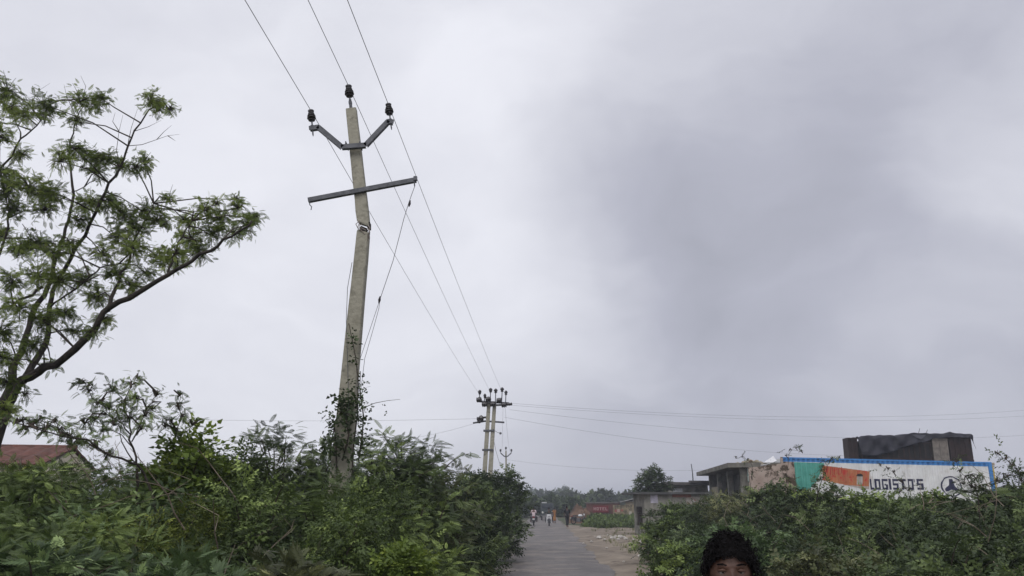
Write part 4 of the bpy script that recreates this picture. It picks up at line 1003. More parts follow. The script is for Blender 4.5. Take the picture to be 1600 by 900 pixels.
def tarp():
    r = roof_thing('tarpaulin', 'dark crumpled tarpaulin thrown over the crates on the container roof', 'tarpaulin')
    top = [(1322, 683), (1333, 682), (1337, 684), (1341, 681), (1370, 680), (1400, 681.5), (1410, 678), (1418, 676.5), (1440, 677), (1458, 678.5), (1470, 677), (1478, 675), (1492, 677.5), (1512, 679), (1517, 682)]
    bot = [(1322, 689), (1333, 688), (1337, 711), (1341, 713), (1355, 713), (1372, 709), (1385, 706), (1400, 700), (1412, 697), (1425, 692), (1440, 690), (1452, 685), (1478, 684), (1508, 684), (1512, 690), (1515, 714), (1519, 718)]
    V = []; Fs = []; NU, NV = 90, 26
    for i in range(NU + 1):
        px = 1335 + (1513.5 - 1335) * i / NU
        yt = float(np.interp(px, [a for a, b in top], [b for a, b in top])); yb = float(np.interp(px, [a for a, b in bot], [b for a, b in bot]))
        x, zt = on(px, yt); _, zb = on(px, yb)
        for j in range(NV + 1):
            t = j / NV
            if t < .5:
                q = t * 2; z = zb + (zt - zb) * q; yy = BK_ - .1 - .12 * (1 - q) + .09 * math.sin(px * .10 + z * 4.5 + 1.5 * math.sin(px * .05)) * (1 - q * .6) + .02 * math.sin(px * .31 - z * 7)
                yy = min(yy, BK_ - .06)
                if q > .9: yy += .0
            else:
                q = (t - .5) * 2; yy = BK_ - .08 + 2.0 * q; z = zt + .02 * math.sin(px * .35 + q * 5) + .05 * math.sin(q * 6 + px * .1) * (q > .05) - .35 * max(0, q - .85)
            V.append((x, yy, z))
    for i in range(NU):
        for j in range(NV): a = i * (NV + 1) + j; Fs.append((a, a + NV + 1, a + NV + 2, a + 1))
    me = bpy.data.meshes.new('sheet'); me.from_pydata(V, [], Fs); me.polygons.foreach_set('use_smooth', [True] * len(Fs)); me.update()
    o = link('sheet', me, TARP, r); md = o.modifiers.new('thick', 'SOLIDIFY'); md.thickness = .012
    m = MB()
    p = [on(1418, 679), on(1440, 680), on(1432, 687), on(1424, 684)]
    m.prism([(a, b) for a, b in p], -.01, (0, BK_ - .21, 0), (1, 0, 0), (0, 0, 1)); m.build('grey_patch', var('tarp_grey', (.07, .07, .085), .3, scale=5, rough=.5), r)
tarp()
for lb, px, d_, tl in [('thin bent stick rising from the tarpaulin, the left of two', 1436, .6, 668), ('thin bent stick rising from the tarpaulin, the right of two', 1448, .7, 670)]:
    q = MB(); x, z = on(px, 682); x2, z2 = on(px + 1, tl); q.M = cf.mat(); q.tube([(x, BK_ + .5, z - .3), (x, BK_ + .5, z), ((x + x2) / 2 - .03, BK_ + .5, (z + z2) / 2), (x2 + .02, BK_ + .5, z2)], .014, 5); tag(q.build('stick', TWIG), lb, 'stick')

# ---- flaking mural wall left of the container
wf = Frame(P(1168, 730, 43.4), P(1238, 730, 43.6)); wr = wf.root('mural_wall'); tag(wr, 'flaking pinkish mural wall with brown stains left of the container', 'wall')
tops = [(1168, 731), (1186, 729), (1204, 726), (1238, 722)]
m = MB(); poly = [wf.on(x, y) for x, y in tops]; poly = [(0, -.1)] + poly + [(poly[-1][0], -.1)]
m.prism(poly[::-1], .2, (0, 0, 0), (1, 0, 0), (0, 0, 1)); m.build('wall_panel', PINKW, wr)
a = [wf.on(1168, 732), wf.on(1185, 730.5), wf.on(1186, 757), wf.on(1174, 760), wf.on(1168, 750)]
m = MB(); m.prism(a, .012, (0, -.02, 0), (1, 0, 0), (0, 0, 1)); m.build('pale_paint', PALE, wr)
m = MB(); a = [wf.on(1208, 727), wf.on(1237, 723), wf.on(1237, 727), wf.on(1208, 731)]; m.prism(a, .012, (0, -.02, 0), (1, 0, 0), (0, 0, 1)); m.build('dark_red_band', var('dull_red', (.16, .07, .06), .3, scale=4), wr)
def cloth():
    V = []; Fs = []
    for i in range(13):
        t = i / 12; px = 1188 + 26 * t; x, z = wf.on(px, 727.5 - 11 * t ** 1.3)
        for j in range(7):
            q = j / 6; V.append((x + .02 * math.sin(j), -.06 + .5 * q, z - .16 * math.sin(q * 3.1 + t) - .03 * random.random() + .06))
    for i in range(12):
        for j in range(6): a = i * 7 + j; Fs.append((a, a + 7, a + 8, a + 1))
    me = bpy.data.meshes.new('plastic_sheet'); me.from_pydata(V, [], Fs); me.update()
    o = link('plastic_sheet', me, var('white_plastic', (.62, .62, .62), .15, rough=.4)); o.location = wf.A; o.rotation_euler = (0, 0, wf.rz)
    o.modifiers.new('thick', 'SOLIDIFY').thickness = .02
    tag(o, 'crumpled white plastic sheet on top of the flaking mural wall', 'plastic sheet')
cloth()

# ---- open concrete building with slab roof
bf = Frame(P(1107, 745, 56.0), P(1157, 735, 44.0)); br = bf.root('concrete_building'); tag(br, 'old open concrete building with thick overhanging slab roof behind the hedge', 'building')
zr = P(1150, 723, 44).z; L = bf.L; Wd = 2.0
for (x0, x1, y0, y1, z0, z1, mt, nm) in [(0, .35, 0, .3, 0, zr - .3, OLDC, 'pillar'), (L * .3, L * .3 + .35, 0, .3, 0, zr - .3, OLDC, 'pillar'), (L * .62, L * .62 + .35, 0, .3, 0, zr - .3, OLDC, 'pillar'), (L - .35, L, 0, .3, 0, zr - .3, OLDC, 'pillar'),
        (.2, L * .3, .1, .25, 0, 3.0, OLDP, 'infill_wall'), (0, L, Wd - .2, Wd, 0, zr - .3, OLDC, 'rear_wall'), (L - .2, L - .003, .3, Wd, 0, zr - .3, OLDC, 'end_wall'), (.003, .2, .3, Wd, 0, zr - .3, OLDC, 'end_wall'), (L * .3 + .35, L - .35, .1, .22, 0, 2.0, OLDC, 'infill_wall')]:
    m = MB(); m.box(((x0 + x1) / 2, (y0 + y1) / 2, (z0 + z1) / 2), (x1 - x0, y1 - y0, z1 - z0)); m.build(nm, mt, br)
m = MB(); m.box((L / 2 - .2, Wd / 2 - .25, zr - .15), (L + 1.2, Wd + 1.0, .26)); m.build('slab_roof', noise_mat('roof_slab', (.09, .085, .07), (.19, .18, .15), scale=1.2, rough=.95, c3=(.30, .26, .2), scale3=3, lo3=.58, hi3=.66, bump=.5), br)
random.seed(21)
for k in range(16):
    m = MB(); m.ball((0, 0, 0), 1, 7, 5, (1, .8, .6)); me_s = random.uniform(.10, .24)
    for i, v in enumerate(m.v): m.v[i] = tuple(c * random.uniform(.75, 1.1) * me_s for c in v)
    o = m.build('concrete_lump', OLDP); loc = bf.A + bf.e * (L - random.uniform(-.2, 3.2)) + Vector((-bf.e.y, bf.e.x, 0)) * random.uniform(.2, 1.9); o.location = (loc.x, loc.y, zr - .02 + me_s * .45); o.rotation_euler = (0, 0, random.uniform(0, 3))
    tag(o, 'broken concrete lump lying on the slab roof of the open concrete building', 'concrete lump', 'broken lumps on the slab roof')

# ---- low shed
sf = Frame(P(1009, 830, 46.5), P(1105, 830, 46.9)); sr = sf.root('concrete_shed'); tag(sr, 'small concrete shed with flat roof and dark barred opening beside the dirt verge', 'shed')
zs = P(1009, 769, 46.5).z; SD = 2.5; SL = 4.0
m = MB()
for (x0, x1, y0, y1, z0, z1) in [(0, SL, 0, .15, -.1, zs - .12), (0, SL, SD - .15, SD, -.1, zs - .12), (SL - .15, SL, .15, SD - .15, -.1, zs - .12),
        (0, .15, .15, .55, -.1, zs - .12), (0, .15, 1.95, SD - .15, -.1, zs - .12), (0, .15, .55, 1.95, -.1, .55), (0, .15, .55, 1.95, 1.68, zs - .12)]:
    m.box(((x0 + x1) / 2, (y0 + y1) / 2, (z0 + z1) / 2), (x1 - x0, y1 - y0, z1 - z0))
m.build('wall', OLDC, sr)
m = MB(); m.box((1.2, SD / 2, zs / 2 - .1), (.02, SD - .34, zs - .5)); m.build('painted_shade_panel', PAINTED_SHADE, sr)  # black sheet inside the shed, paints the shade seen through the grille
m = MB()
for k in range(4): m.box((.06, .55 + 1.4 * (k + .5) / 4, 1.115), (.03, .035, 1.13))
for k in range(6): m.box((.085, 1.25, .62 + .98 * k / 5), (.02, 1.4, .035))
m.build('window_grille', var('rusty_iron', (.06, .045, .035), .3), sr)
m = MB(); m.box((SL / 2 - .2, SD / 2 - .05, zs - .06), (SL + .95, SD + .7, .12)); m.build('slab_roof', noise_mat('dark_slab', (.045, .045, .045), (.09, .09, .085), scale=1.5, rough=.9), sr)
for nm, x0, x1, y0, y1, mt in [('poster', 1016, 1028, 773, 786, var('faded_poster', (.42, .40, .46), .4, scale=3)), ('paint_patch', 1072, 1098, 776, 788, noise_mat('flaky_paint', (.25, .22, .18), (.48, .45, .40), scale=4, c3=(.22, .06, .05), scale3=3)), ('rust_stain', 1050, 1080, 770, 777, noise_mat('rust', (.16, .06, .04), (.26, .12, .08), scale=4))]:
    a, b = sf.on(x0, y0), sf.on(x1, y1); m = MB(); m.box(((a[0] + b[0]) / 2, -.006 - .003 * (nm == 'rust_stain'), (a[1] + b[1]) / 2), (b[0] - a[0], .012, a[1] - b[1])); m.build(nm, mt, sr)
# flat annex behind the shed
af = Frame(P(1050, 760, 56), P(1108, 760, 57)); ar = af.root('annex'); tag(ar, 'low flat roofed annex between the shed and the slab roofed building', 'outbuilding')
za = P(1060, 753, 56).z; AL = af.L
m = MB(); m.box((AL / 2, 1.5, (za - .2) / 2), (AL - .1, 2.8, za - .2)); m.build('wall', OLDC, ar)
m = MB(); m.box((AL / 2 + .1, 1.3, za - .12), (AL + .5, 3.6, .2)); m.box((AL * .66, -.6, za + .02), (AL * .6, .3, .14)); m.build('slab_roof', noise_mat('annex_slab', (.07, .065, .06), (.13, .12, .11), scale=2), ar)
m = MB(); x0, z0 = af.on(1052, 775); x1, z1 = af.on(1066, 763); m.box(((x0 + x1) / 2, -.01, (z0 + z1) / 2), (x1 - x0, .02, z1 - z0)); m.build('pale_panel', var('pale_panel', (.42, .43, .44), .2), ar)
m = MB(); a = P(1083, 753, 57); b = P(1080, 725, 57); m.tube([a, (a + b) / 2 + Vector((.03, 0, 0)), b], [.05, .04, .03], 6); tag(m.build('roof_rod', STEEL), 'thin upright rod standing on the annex roof', 'rod')

def bush_tree(name, label, px, top, d, r, leaf, trunk_h, size, n, cat='tree', group=None, k=14, zscale=.8, bias=0.0, tm=T_CLUMP):
    b = P(px, 789, d); top_z = P(px, top, d).z; root = empty(name, (b.x, b.y, 0)); tag(root, label, cat, group)
    ch = (top_z - trunk_h); cs = []; rs = []
    for i in range(k):
        a = random.uniform(0, 6.28); q = r * math.sqrt(random.random()) * .8; f = 1 - (q / r) ** 2
        cs.append((q * math.cos(a), q * math.sin(a), trunk_h + ch * random.uniform(.12, .9 * (0.35 + .65 * f)))); rs.append(min(r, ch) * random.uniform(.22, .38))
    cs.append((random.uniform(-.2, .2) * r, 0, top_z - .16 * ch)); rs.append(.2 * ch)
    pos, dr, cid = clump_points(cs, rs, [n // k] * len(cs), flat=zscale); tone = rng.uniform(.15, .65, len(cs))[cid] + rng.normal(0, .1, len(pos)) + bias
    link('crown', leaves_mesh('crown', tm, pos, dr, size * rng.uniform(.6, 1.3, len(pos)), tone), LM[leaf], root)
    m = MB(); m.tube([(0, 0, -.1), (.03 * r, 0, trunk_h * .6), (-.02 * r, .02 * r, trunk_h + ch * .5)], [.07 * r + .03, .05 * r + .02, .02 * r + .01], 6)
    for c in random.sample(cs, min(6, len(cs))):
        s0 = Vector((0, 0, trunk_h * .8)); c = Vector(c); m.tube([s0, s0.lerp(c, .5) + Vector((0, 0, .1)), c], [.03 * r + .01, .02 * r + .008, .006], 4)
    m.build('trunk', BARK, root); return root
bush_tree('small_tree', 'small dark round-leaved tree rising behind the flat roof of the shed', 1021, 729, 50.5, 1.15, 'dark', 1.9, .34, 900, k=20, tm=T_BROAD)

# ---- tiled house on the far left
E1, AP, E2 = P(72, 718, 24.3), P(98, 691, 26.3), P(146, 728, 28.3)
hf = Frame(E1, E2); hr = hf.root('tiled_house'); tag(hr, 'cream house with red brown tiled gable roof behind the hedge at far left', 'house')
ez = E1.z - .12; az = AP.z - .22; HL = 16.0; HW = hf.L
CREAM = noise_mat('cream_plaster', (.55, .48, .37), (.70, .64, .52), scale=1.4, rough=.9, c3=(.30, .24, .17), scale3=1.2, lo3=.55, hi3=.7)
TILE = noise_mat('roof_tile', (.085, .035, .025), (.15, .062, .045), scale=3.5, rough=.85, c3=(.07, .035, .025), scale3=1.5, lo3=.5, hi3=.65)
m = MB(); m.prism([(.1, -.1), (HW - .1, -.1), (HW - .1, ez - .05), (HW / 2, az - .12), (.1, ez - .05)], HL, (0, 0, 0), (1, 0, 0), (0, 0, 1))
if True:   # the body runs to the left of the gable (local +y)
    ys = [v[1] for v in m.v]; sg = 1 if max(ys) > 1 else -1
    m.v = [(v[0], v[1] * sg, v[2]) for v in m.v]
m.build('wall', CREAM, hr)
for side in (0, 1):
    V = []; Fs = []; NU, NV = 130, 8
    for i in range(NU + 1):
        y = -.07 + (HL + .3) * i / NU
        for j in range(NV + 1):
            t = j / NV; x = (-.35 + (HW / 2 + .35) * t) if side == 0 else (HW + .35 - (HW / 2 + .35) * t)
            z = ez - .08 + (az - ez + .1) * t + .03 * math.sin(i * math.pi / 2 * 1.0) + (.02 if j % 2 else 0)
            V.append((x, y, z))
    for i in range(NU):
        for j in range(NV): a = i * (NV + 1) + j; Fs.append((a, a + NV + 1, a + NV + 2, a + 1))
    me = bpy.data.meshes.new('roof'); me.from_pydata(V, [], Fs); me.update(); o = link('roof', me, TILE, hr); o.modifiers.new('t', 'SOLIDIFY').thickness = .05
m = MB(); m.tube([(HW / 2, -.09, az + .03), (HW / 2, HL + .3, az + .03)], .09, 8); m.build('ridge', TILE, hr)

# ---- far yard: mud bank, brick wall with banner, painted wall, hut
MUD = noise_mat('red_mud', (.06, .036, .023), (.13, .08, .05), scale=.9, rough=.95, bump=.7, bscale=4)
def mound(name, label, px, d, rx, ry, h, mt, seed):
    r_ = random.Random(seed); c = G(px, 815); c = Vector((P(px, 789, d).x, d, 0)); V = []; Fs = []; N, M_ = 36, 12
    for i in range(M_ + 1):
        for k in range(N):
            a = 2 * math.pi * k / N; q = i / M_; w = 1 + .15 * math.sin(3 * a + seed) + .08 * math.sin(7 * a)
            xx, yy = rx * q * w * math.cos(a), ry * q * w * math.sin(a); z = h * math.cos(q * math.pi / 2) ** .7 * (1 + .2 * math.sin(xx * 3.1 + seed) * math.cos(yy * 1.7) + .13 * math.sin(xx * 7.3) * math.sin(yy * 5 + seed)) - .1 * q
            V.append((c.x + rx * q * w * math.cos(a), c.y + ry * q * w * math.sin(a), z * (1 + (r_.uniform(-.1, .08) if i else 0))))
    for i in range(M_):
        for k in range(N): Fs.append((i * N + k, (i + 1) * N + k, (i + 1) * N + (k + 1) % N, i * N + (k + 1) % N))
    me = bpy.data.meshes.new(name); me.from_pydata(V, [], Fs); me.polygons.foreach_set('use_smooth', [True] * len(Fs)); me.update()
    tag(link(name, me, mt), label, 'mud bank')
mound('mud_bank', 'reddish brown mud bank beside the road behind the parked motorcycle', 905, 81, 1.5, 3.2, 1.55, MUD, 3)
mound('mud_bank', 'lower brown mud bank running on behind the first one', 914, 88, 1.5, 2.5, 1.5, MUD, 5)
yf = Frame(P(916, 800, 86), P(966, 800, 83)); yr = yf.root('brick_wall'); tag(yr, 'low dark red brick wall carrying a red banner in the far yard', 'wall')
zt = P(940, 786.5, 85).z
m = MB(); m.box((yf.L / 2, .15, zt / 2), (yf.L, .25, zt)); m.build('wall_panel', noise_mat('dark_brick', (.075, .032, .024), (.13, .06, .045), scale=2, rough=.9), yr)
m = MB(); m.box((yf.L / 2, .15, zt + .06), (yf.L + .2, .5, .1)); m.build('coping', var('coping', (.14, .12, .11), .3), yr)
by = Frame(P(927.5, 800, 84.8), P(952, 800, 83.4)); bnr = by.root('banner'); tag(bnr, 'red banner with pale lettering hanging on the low brick wall', 'banner')
z0, z1 = by.on(940, 800.5)[1], by.on(940, 790)[1]
m = MB(); m.box((by.L / 2, -.12, (z0 + z1) / 2), (by.L, .03, z1 - z0)); m.build('cloth', var('banner_red', (.13, .016, .02), .25), bnr)
lm_ = MB(); GLY.update({'H': [(0, 0, .28, 1), (.72, 0, 1, 1), (.28, .4, .72, .6)], 'E': [(0, 0, .3, 1), (.3, .8, 1, 1), (.3, .42, .85, .6), (.3, 0, 1, .2)]})
for i, ch in enumerate('HOTEL'):
    cw = by.L / 5.4; xx = .12 + i * cw * 1.02
    for (a, b, c, d) in GLY[ch]: lm_.box((xx + cw * .72 * (a + c) / 2, -.14 - .001 * i, z0 + (z1 - z0) * (.3 + .45 * (b + d) / 2)), (cw * .72 * (c - a), .012, (z1 - z0) * .45 * (d - b)))
lm_.build('lettering', var('banner_white', (.34, .24, .23), .1), bnr)
pf = Frame(P(958, 800, 80), P(1004, 800, 76)); pr = pf.root('painted_wall'); tag(pr, 'low tan yard wall with worn red and white paint left of the shed', 'wall')
zt = P(980, 789, 78).z
m = MB(); m.box((pf.L / 2, .1, zt / 2), (pf.L, .2, zt)); m.build('wall_panel', noise_mat('tan_wall', (.16, .13, .075), (.30, .25, .16), scale=1.3, rough=.9, c3=(.07, .06, .035), scale3=1.6, lo3=.5, hi3=.6), pr)
for (x0, x1, y0, y1, c) in [(960.5, 964, 796, 800, (.28, .08, .07)), (964.5, 968.5, 795.5, 800, (.45, .32, .28)), (970, 974, 796, 799, (.28, .08, .06)), (983, 987, 799, 804, (.4, .37, .3))]:
    a, b = pf.on(x0, y0), pf.on(x1, y1); m = MB(); m.box(((a[0] + b[0]) / 2, -.008, (a[1] + b[1]) / 2), (b[0] - a[0], .014, a[1] - b[1])); m.build('paint_patch', var('patch', c, .2), pr)
uf = Frame(P(974, 800, 95), P(1006, 800, 94)); ur = uf.root('hut'); tag(ur, 'small far hut with pale sloping sheet roof behind the tan yard wall', 'hut')
zt = P(985, 781, 95).z
m = MB(); m.box((uf.L / 2 + .1, 1.3, (zt - .2) / 2), (uf.L - .4, 2.4, zt - .2)); m.build('wall', noise_mat('hut_wall', (.10, .08, .05), (.2, .16, .10), scale=1.5), ur)
m = MB(); m.beam((-.3, 1.3, zt - .25), (uf.L * .55, 1.3, zt + .12), 3.2, .07, side=(0, 1, 0)); m.beam((uf.L * .55, 1.3, zt + .12), (uf.L + .4, 1.3, zt + .05), 3.2, .07, side=(0, 1, 0)); m.build('sheet_roof', var('pale_sheet', (.34, .34, .33), .2), ur)

# scrub in the far yard, grass on the verges
def scatter(name, label, pts, tm, size, leaf, dirs_up=True, tone=(0.1, .7), kind='stuff', cat='scrub'):
    pos = np.array(pts); n = len(pos)
    dr = np.tile(np.array([0, 0, 1.0]), (n, 1)) + rng.normal(0, .25 if dirs_up else 1.0, (n, 3))
    o = link(name, leaves_mesh(name, tm, pos, dr, size * rng.uniform(.5, 1.3, n), rng.uniform(tone[0], tone[1], n), roll=1.0), LM[leaf]); tag(o, label, cat, kind=kind)
random.seed(5); pts = []
for k in range(5200):
    px = random.uniform(908, 1003); d = random.uniform(62, 79); p = P(px, 789, d)
    if px < 908 + (d - 60) * .9: continue
    hmax = .12 + .5 * min(1, (d - 61) / 11) * (1 + .35 * math.sin(p.x * 1.7) * math.sin(d * .7))
    pts.append((p.x, p.y, random.uniform(0, hmax)))
scatter('low_scrub', 'low dark green scrub covering the far yard below the brick wall', pts, T_CLUMP, .26, 'mid', False)
pts = []
for k in range(9000):
    y = random.uniform(8, 62); l = random.choice((-1, 1))
    lat = (-1.95 - abs(random.gauss(0, .22))) if l < 0 else None
    if l > 0:
        wide = 3.0 + (0 if y < 18 else (min(y, 46) - 18) * 0.17); lat = 1.8 + wide + random.gauss(.25, .35)
        if lat < 1.8 + wide - .4: continue
    pts.append((lat + 0.0417 * y, y, 0))
for k in range(60):
    y = random.uniform(30, 60); c = random.uniform(3.2, 6.5); pts += [(c + .0417 * y + random.gauss(0, .12), y + random.gauss(0, .2), 0) for _ in range(5)]
scatter('verge_grass', 'short grass and weeds along both edges of the road', pts, T_GRASS, .2, 'grass', cat='grass')

# ---- stones on the verge
STONE = noise_mat('pale_stone', (.28, .26, .23), (.50, .47, .42), scale=3, rough=.9)
random.seed(9); smesh = []
for v_ in range(4):
    m = MB(); m.ball((0, 0, 0), 1, 8, 6, (1, .75, .6)); m.v = [tuple(c * random.uniform(.78, 1.12) for c in v) for v in m.v]
    me = bpy.data.meshes.new('stone'); me.from_pydata(m.v, [], m.f); me.update(); me.materials.append(STONE); smesh.append(me)
for i, (px, py, s_) in enumerate([(930, 842, .14), (936, 843.5, .22), (941, 841.5, .13), (945, 845, .1), (954, 842, .16), (958, 844, .2), (962, 841.5, .16), (966, 845, .12), (969, 842.5, .22), (974, 842, .15), (978, 844, .12), (950, 838, .1), (1004, 850, .24), (990, 846, .12), (924, 848, .08), (912, 851, .07), (985, 862, .09), (948, 858, .06), (1001, 872, .12), (975, 880, .05)]):
    g = G(px, py); o = bpy.data.objects.new('stone', smesh[i % 4]); col.objects.link(o); o.location = (g.x, g.y, .03 + s_ * .3); o.scale = (s_, s_, s_); o.rotation_euler = (0, 0, random.uniform(0, 3))
    tag(o, 'pale stone in the muddy row of stones crossing the dirt verge' if i < 12 else 'pale loose stone lying alone on the dirt verge', 'stone', 'stones in the muddy row' if i < 12 else 'loose stones on the dirt verge')

# ---- far trees and the wood on the horizon
random.seed(31)
for i, (px, top, d, r, lb) in enumerate([
    (843, 769.5, 230, 2.2, 'small faded tree on the horizon left of the others above the road'), (857, 767.5, 215, 3.0, 'faded tree on the horizon straight above the far road'),
    (872, 773, 200, 3.2, 'low rounded faded tree on the horizon above the walking person'), (887, 768.5, 190, 3.6, 'broad dark faded tree above the person dressed in black'), (902, 771, 195, 2.8, 'low faded tree at the right end of the dark tree group'),
    (939, 768, 150, 2.7, 'round bluish tree behind the brick wall with the red banner'), (954.5, 769.5, 155, .9, 'narrow upright tree just right of the round bluish tree'), (968, 775, 160, 1.8, 'low faded tree behind the tan yard wall'),
    (983, 770.5, 150, 2.6, 'wide faded tree left of the shed roof'), (1000, 774, 165, 2.4, 'faded tree partly hidden by the shed roof'), (917, 777, 170, 2.0, 'low tree behind the mud bank'),
    (850, 777, 140, 2.4, 'dark tree beside the road behind the small truck'), (868, 776, 125, 2.6, 'dark roadside tree behind the motorcycles'), (884, 777, 118, 2.6, 'dark roadside tree right behind the person dressed in black'), (899, 781, 112, 1.8, 'low dark roadside bush tree left of the mud bank'), (833, 779, 110, 1.8, 'dark roadside bush tree touching the far end of the left hedge')]):
    near = d < 145
    bush_tree('distant_tree', lb, px, top, d, r, 'dark' if near else 'far', .3 if near else .8, .55 if near else .8, 700, k=16, group='trees beyond the far road')
pts = []
for k in range(9000):
    x = random.uniform(-260, 420); d = random.uniform(290, 330); pts.append((x, d, random.uniform(0, 4.6 + 1.2 * math.sin(x * .11) + .8 * math.sin(x * .37))))
scatter('far_wood', 'far-off wood fading into the grey haze on the horizon', pts, T_CLUMP, 2.4, 'far', False, cat='wood')
pts = []
for k in range(3500):
    t = random.random(); side = random.choice((-1, 1)); d = 100 + 150 * t ** 1.4; lat = side * (3.2 + abs(random.gauss(0, 2.0)))
    if side > 0 and d < 108: continue
    pts.append((lat + .0417 * d, d, random.uniform(0, 1.9)))
scatter('far_roadside_scrub', 'dark scrub lining the far stretch of the road', pts, T_CLUMP, .7, 'dark', False)

# ---------------------------------------------------------------- people and vehicles
SKIN = noise_mat('brown_skin', (.062, .030, .019), (.105, .052, .034), scale=26, bump=.15, bscale=260, rough=.5, spec=.35)
HAIR = var('black_hair', (.006, .005, .005), .3, rough=.7, spec=.08)
def skin_part(name, joints, bones, m_, parent, sub=2, extra=None):
    names = list(joints); idx = {n: i for i, n in enumerate(names)}
    me = bpy.data.meshes.new(name); me.from_pydata([joints[n][0] for n in names], [(idx[a], idx[b]) for a, b in bones], []); me.update()
    o = bpy.data.objects.new(name, me); col.objects.link(o)
    o.modifiers.new('skin', 'SKIN'); sb = o.modifiers.new('sub', 'SUBSURF'); sb.levels = sub; sb.render_levels = sub
    for i, n in enumerate(names):
        r_ = joints[n][1]; me.skin_vertices[0].data[i].radius = (r_, r_) if isinstance(r_, (int, float)) else r_
        me.skin_vertices[0].data[i].use_root = (i == 0)
    bpy.context.view_layer.update(); dg = bpy.context.evaluated_depsgraph_get()
    ev = bpy.data.meshes.new_from_object(o.evaluated_get(dg)); bpy.data.objects.remove(o); bpy.data.meshes.remove(me)
    if extra:
        vs = [tuple(v.co) for v in ev.vertices]; fs = [tuple(p.vertices) for p in ev.polygons]; b = len(vs); vs += extra.v; fs += [tuple(b + i for i in f) for f in extra.f]
        bpy.data.meshes.remove(ev); ev = bpy.data.meshes.new(name); ev.from_pydata(vs, [], fs); ev.update()
    ev.name = name; ev.polygons.foreach_set('use_smooth', [True] * len(ev.polygons))
    return link(name, ev, m_, parent)
def pose(kind):
    J = {'pelvis': ((0, 0, .95), (.13, .10)), 'spine': ((0, 0, 1.14), (.12, .095)), 'chest': ((0, 0, 1.32), (.145, .10)), 'neck0': ((0, 0, 1.46), .06), 'neck': ((0, -.01, 1.52), .052), 'head': ((0, -.02, 1.60), (.075, .085)), 'crown': ((0, -.01, 1.68), (.06, .07)),
         'shL': ((-.175, 0, 1.40), .058), 'elL': ((-.225, .02, 1.13), .042), 'wrL': ((-.235, -.05, .89), .028), 'haL': ((-.235, -.07, .82), (.03, .02)),
         'shR': ((.175, 0, 1.40), .058), 'elR': ((.225, .02, 1.13), .042), 'wrR': ((.235, -.05, .89), .028), 'haR': ((.235, -.07, .82), (.03, .02)),
         'hipL': ((-.09, 0, .88), .088), 'knL': ((-.10, -.01, .49), .055), 'anL': ((-.10, .02, .09), .04), 'toL': ((-.11, -.13, .035), .036),
         'hipR': ((.09, 0, .88), .088), 'knR': ((.10, -.01, .49), .055), 'anR': ((.10, .02, .09), .04), 'toR': ((.11, -.13, .035), .036)}
    if kind == 'walk':
        J['knL'] = ((-.09, -.12, .50), .055); J['anL'] = ((-.09, -.16, .10), .04); J['toL'] = ((-.09, -.31, .05), .036)
        J['anR'] = ((.09, .20, .12), .04); J['toR'] = ((.09, .07, .035), .036); J['knR'] = ((.09, .04, .50), .055)
        J['elL'] = ((-.22, .10, 1.14), .042); J['wrL'] = ((-.23, .10, .90), .028); J['haL'] = ((-.23, .10, .83), (.03, .02))
    if kind == 'ride':
        dz = -.13; 
        for n in ('pelvis', 'spine', 'chest', 'neck0', 'neck', 'head', 'crown', 'shL', 'shR'):
            p, r_ = J[n]; t = (p[2] - .95); J[n] = ((p[0], .18 - .22 * t, p[2] + dz), r_)
        for s, n in ((-1, 'L'), (1, 'R')):
            J['el' + n] = ((s * .27, -.13, 1.03), .042); J['wr' + n] = ((s * .30, -.36, .99), .028); J['ha' + n] = ((s * .31, -.44, .99), (.03, .025))
            J['hip' + n] = ((s * .10, .10, .80), .088); J['kn' + n] = ((s * .29, -.28, .70), .06); J['an' + n] = ((s * .25, -.08, .36), .04); J['to' + n] = ((s * .27, -.24, .32), .036)
    return J
BONES = [('pelvis', 'spine'), ('spine', 'chest'), ('chest', 'neck0'), ('neck0', 'neck'), ('neck', 'head'), ('head', 'crown'), ('chest', 'shL'), ('shL', 'elL'), ('elL', 'wrL'), ('wrL', 'haL'), ('chest', 'shR'), ('shR', 'elR'), ('elR', 'wrR'), ('wrR', 'haR'),
         ('pelvis', 'hipL'), ('hipL', 'knL'), ('knL', 'anL'), ('anL', 'toL'), ('pelvis', 'hipR'), ('hipR', 'knR'), ('knR', 'anR'), ('anR', 'toR')]
def grow(J, keys, k, add=.012):
    out = {}
    for n in keys:
        p, r_ = J[n]; out[n] = (p, tuple(q * k + add for q in (r_ if isinstance(r_, tuple) else (r_, r_))))
    return out
def fingers(mb, J):
    for s, n in ((-1, 'L'), (1, 'R')):
        h = Vector(J['ha' + n][0]); w = Vector(J['wr' + n][0]); d = (h - w).normalized(); side = Vector((0, -1, 0)); side = (side - d * side.dot(d)).normalized(); inn = Vector((-s, 0, 0))
        for i, L in enumerate((.068, .076, .070, .055)):
            o_ = h + side * (.027 - .018 * i) + d * .02
            mb.tube([o_, o_ + d * L * .5 + inn * .004, o_ + d * L * .85 + inn * .016, o_ + d * L * .98 + inn * .03], [.0085, .008, .007, .005], 8)
        o_ = w + side * .02 + d * .025; mb.tube([o_, o_ + side * .022 + d * .022, o_ + side * .03 + d * .05 + inn * .01, o_ + side * .03 + d * .068 + inn * .02], [.013, .011, .009, .006], 8)
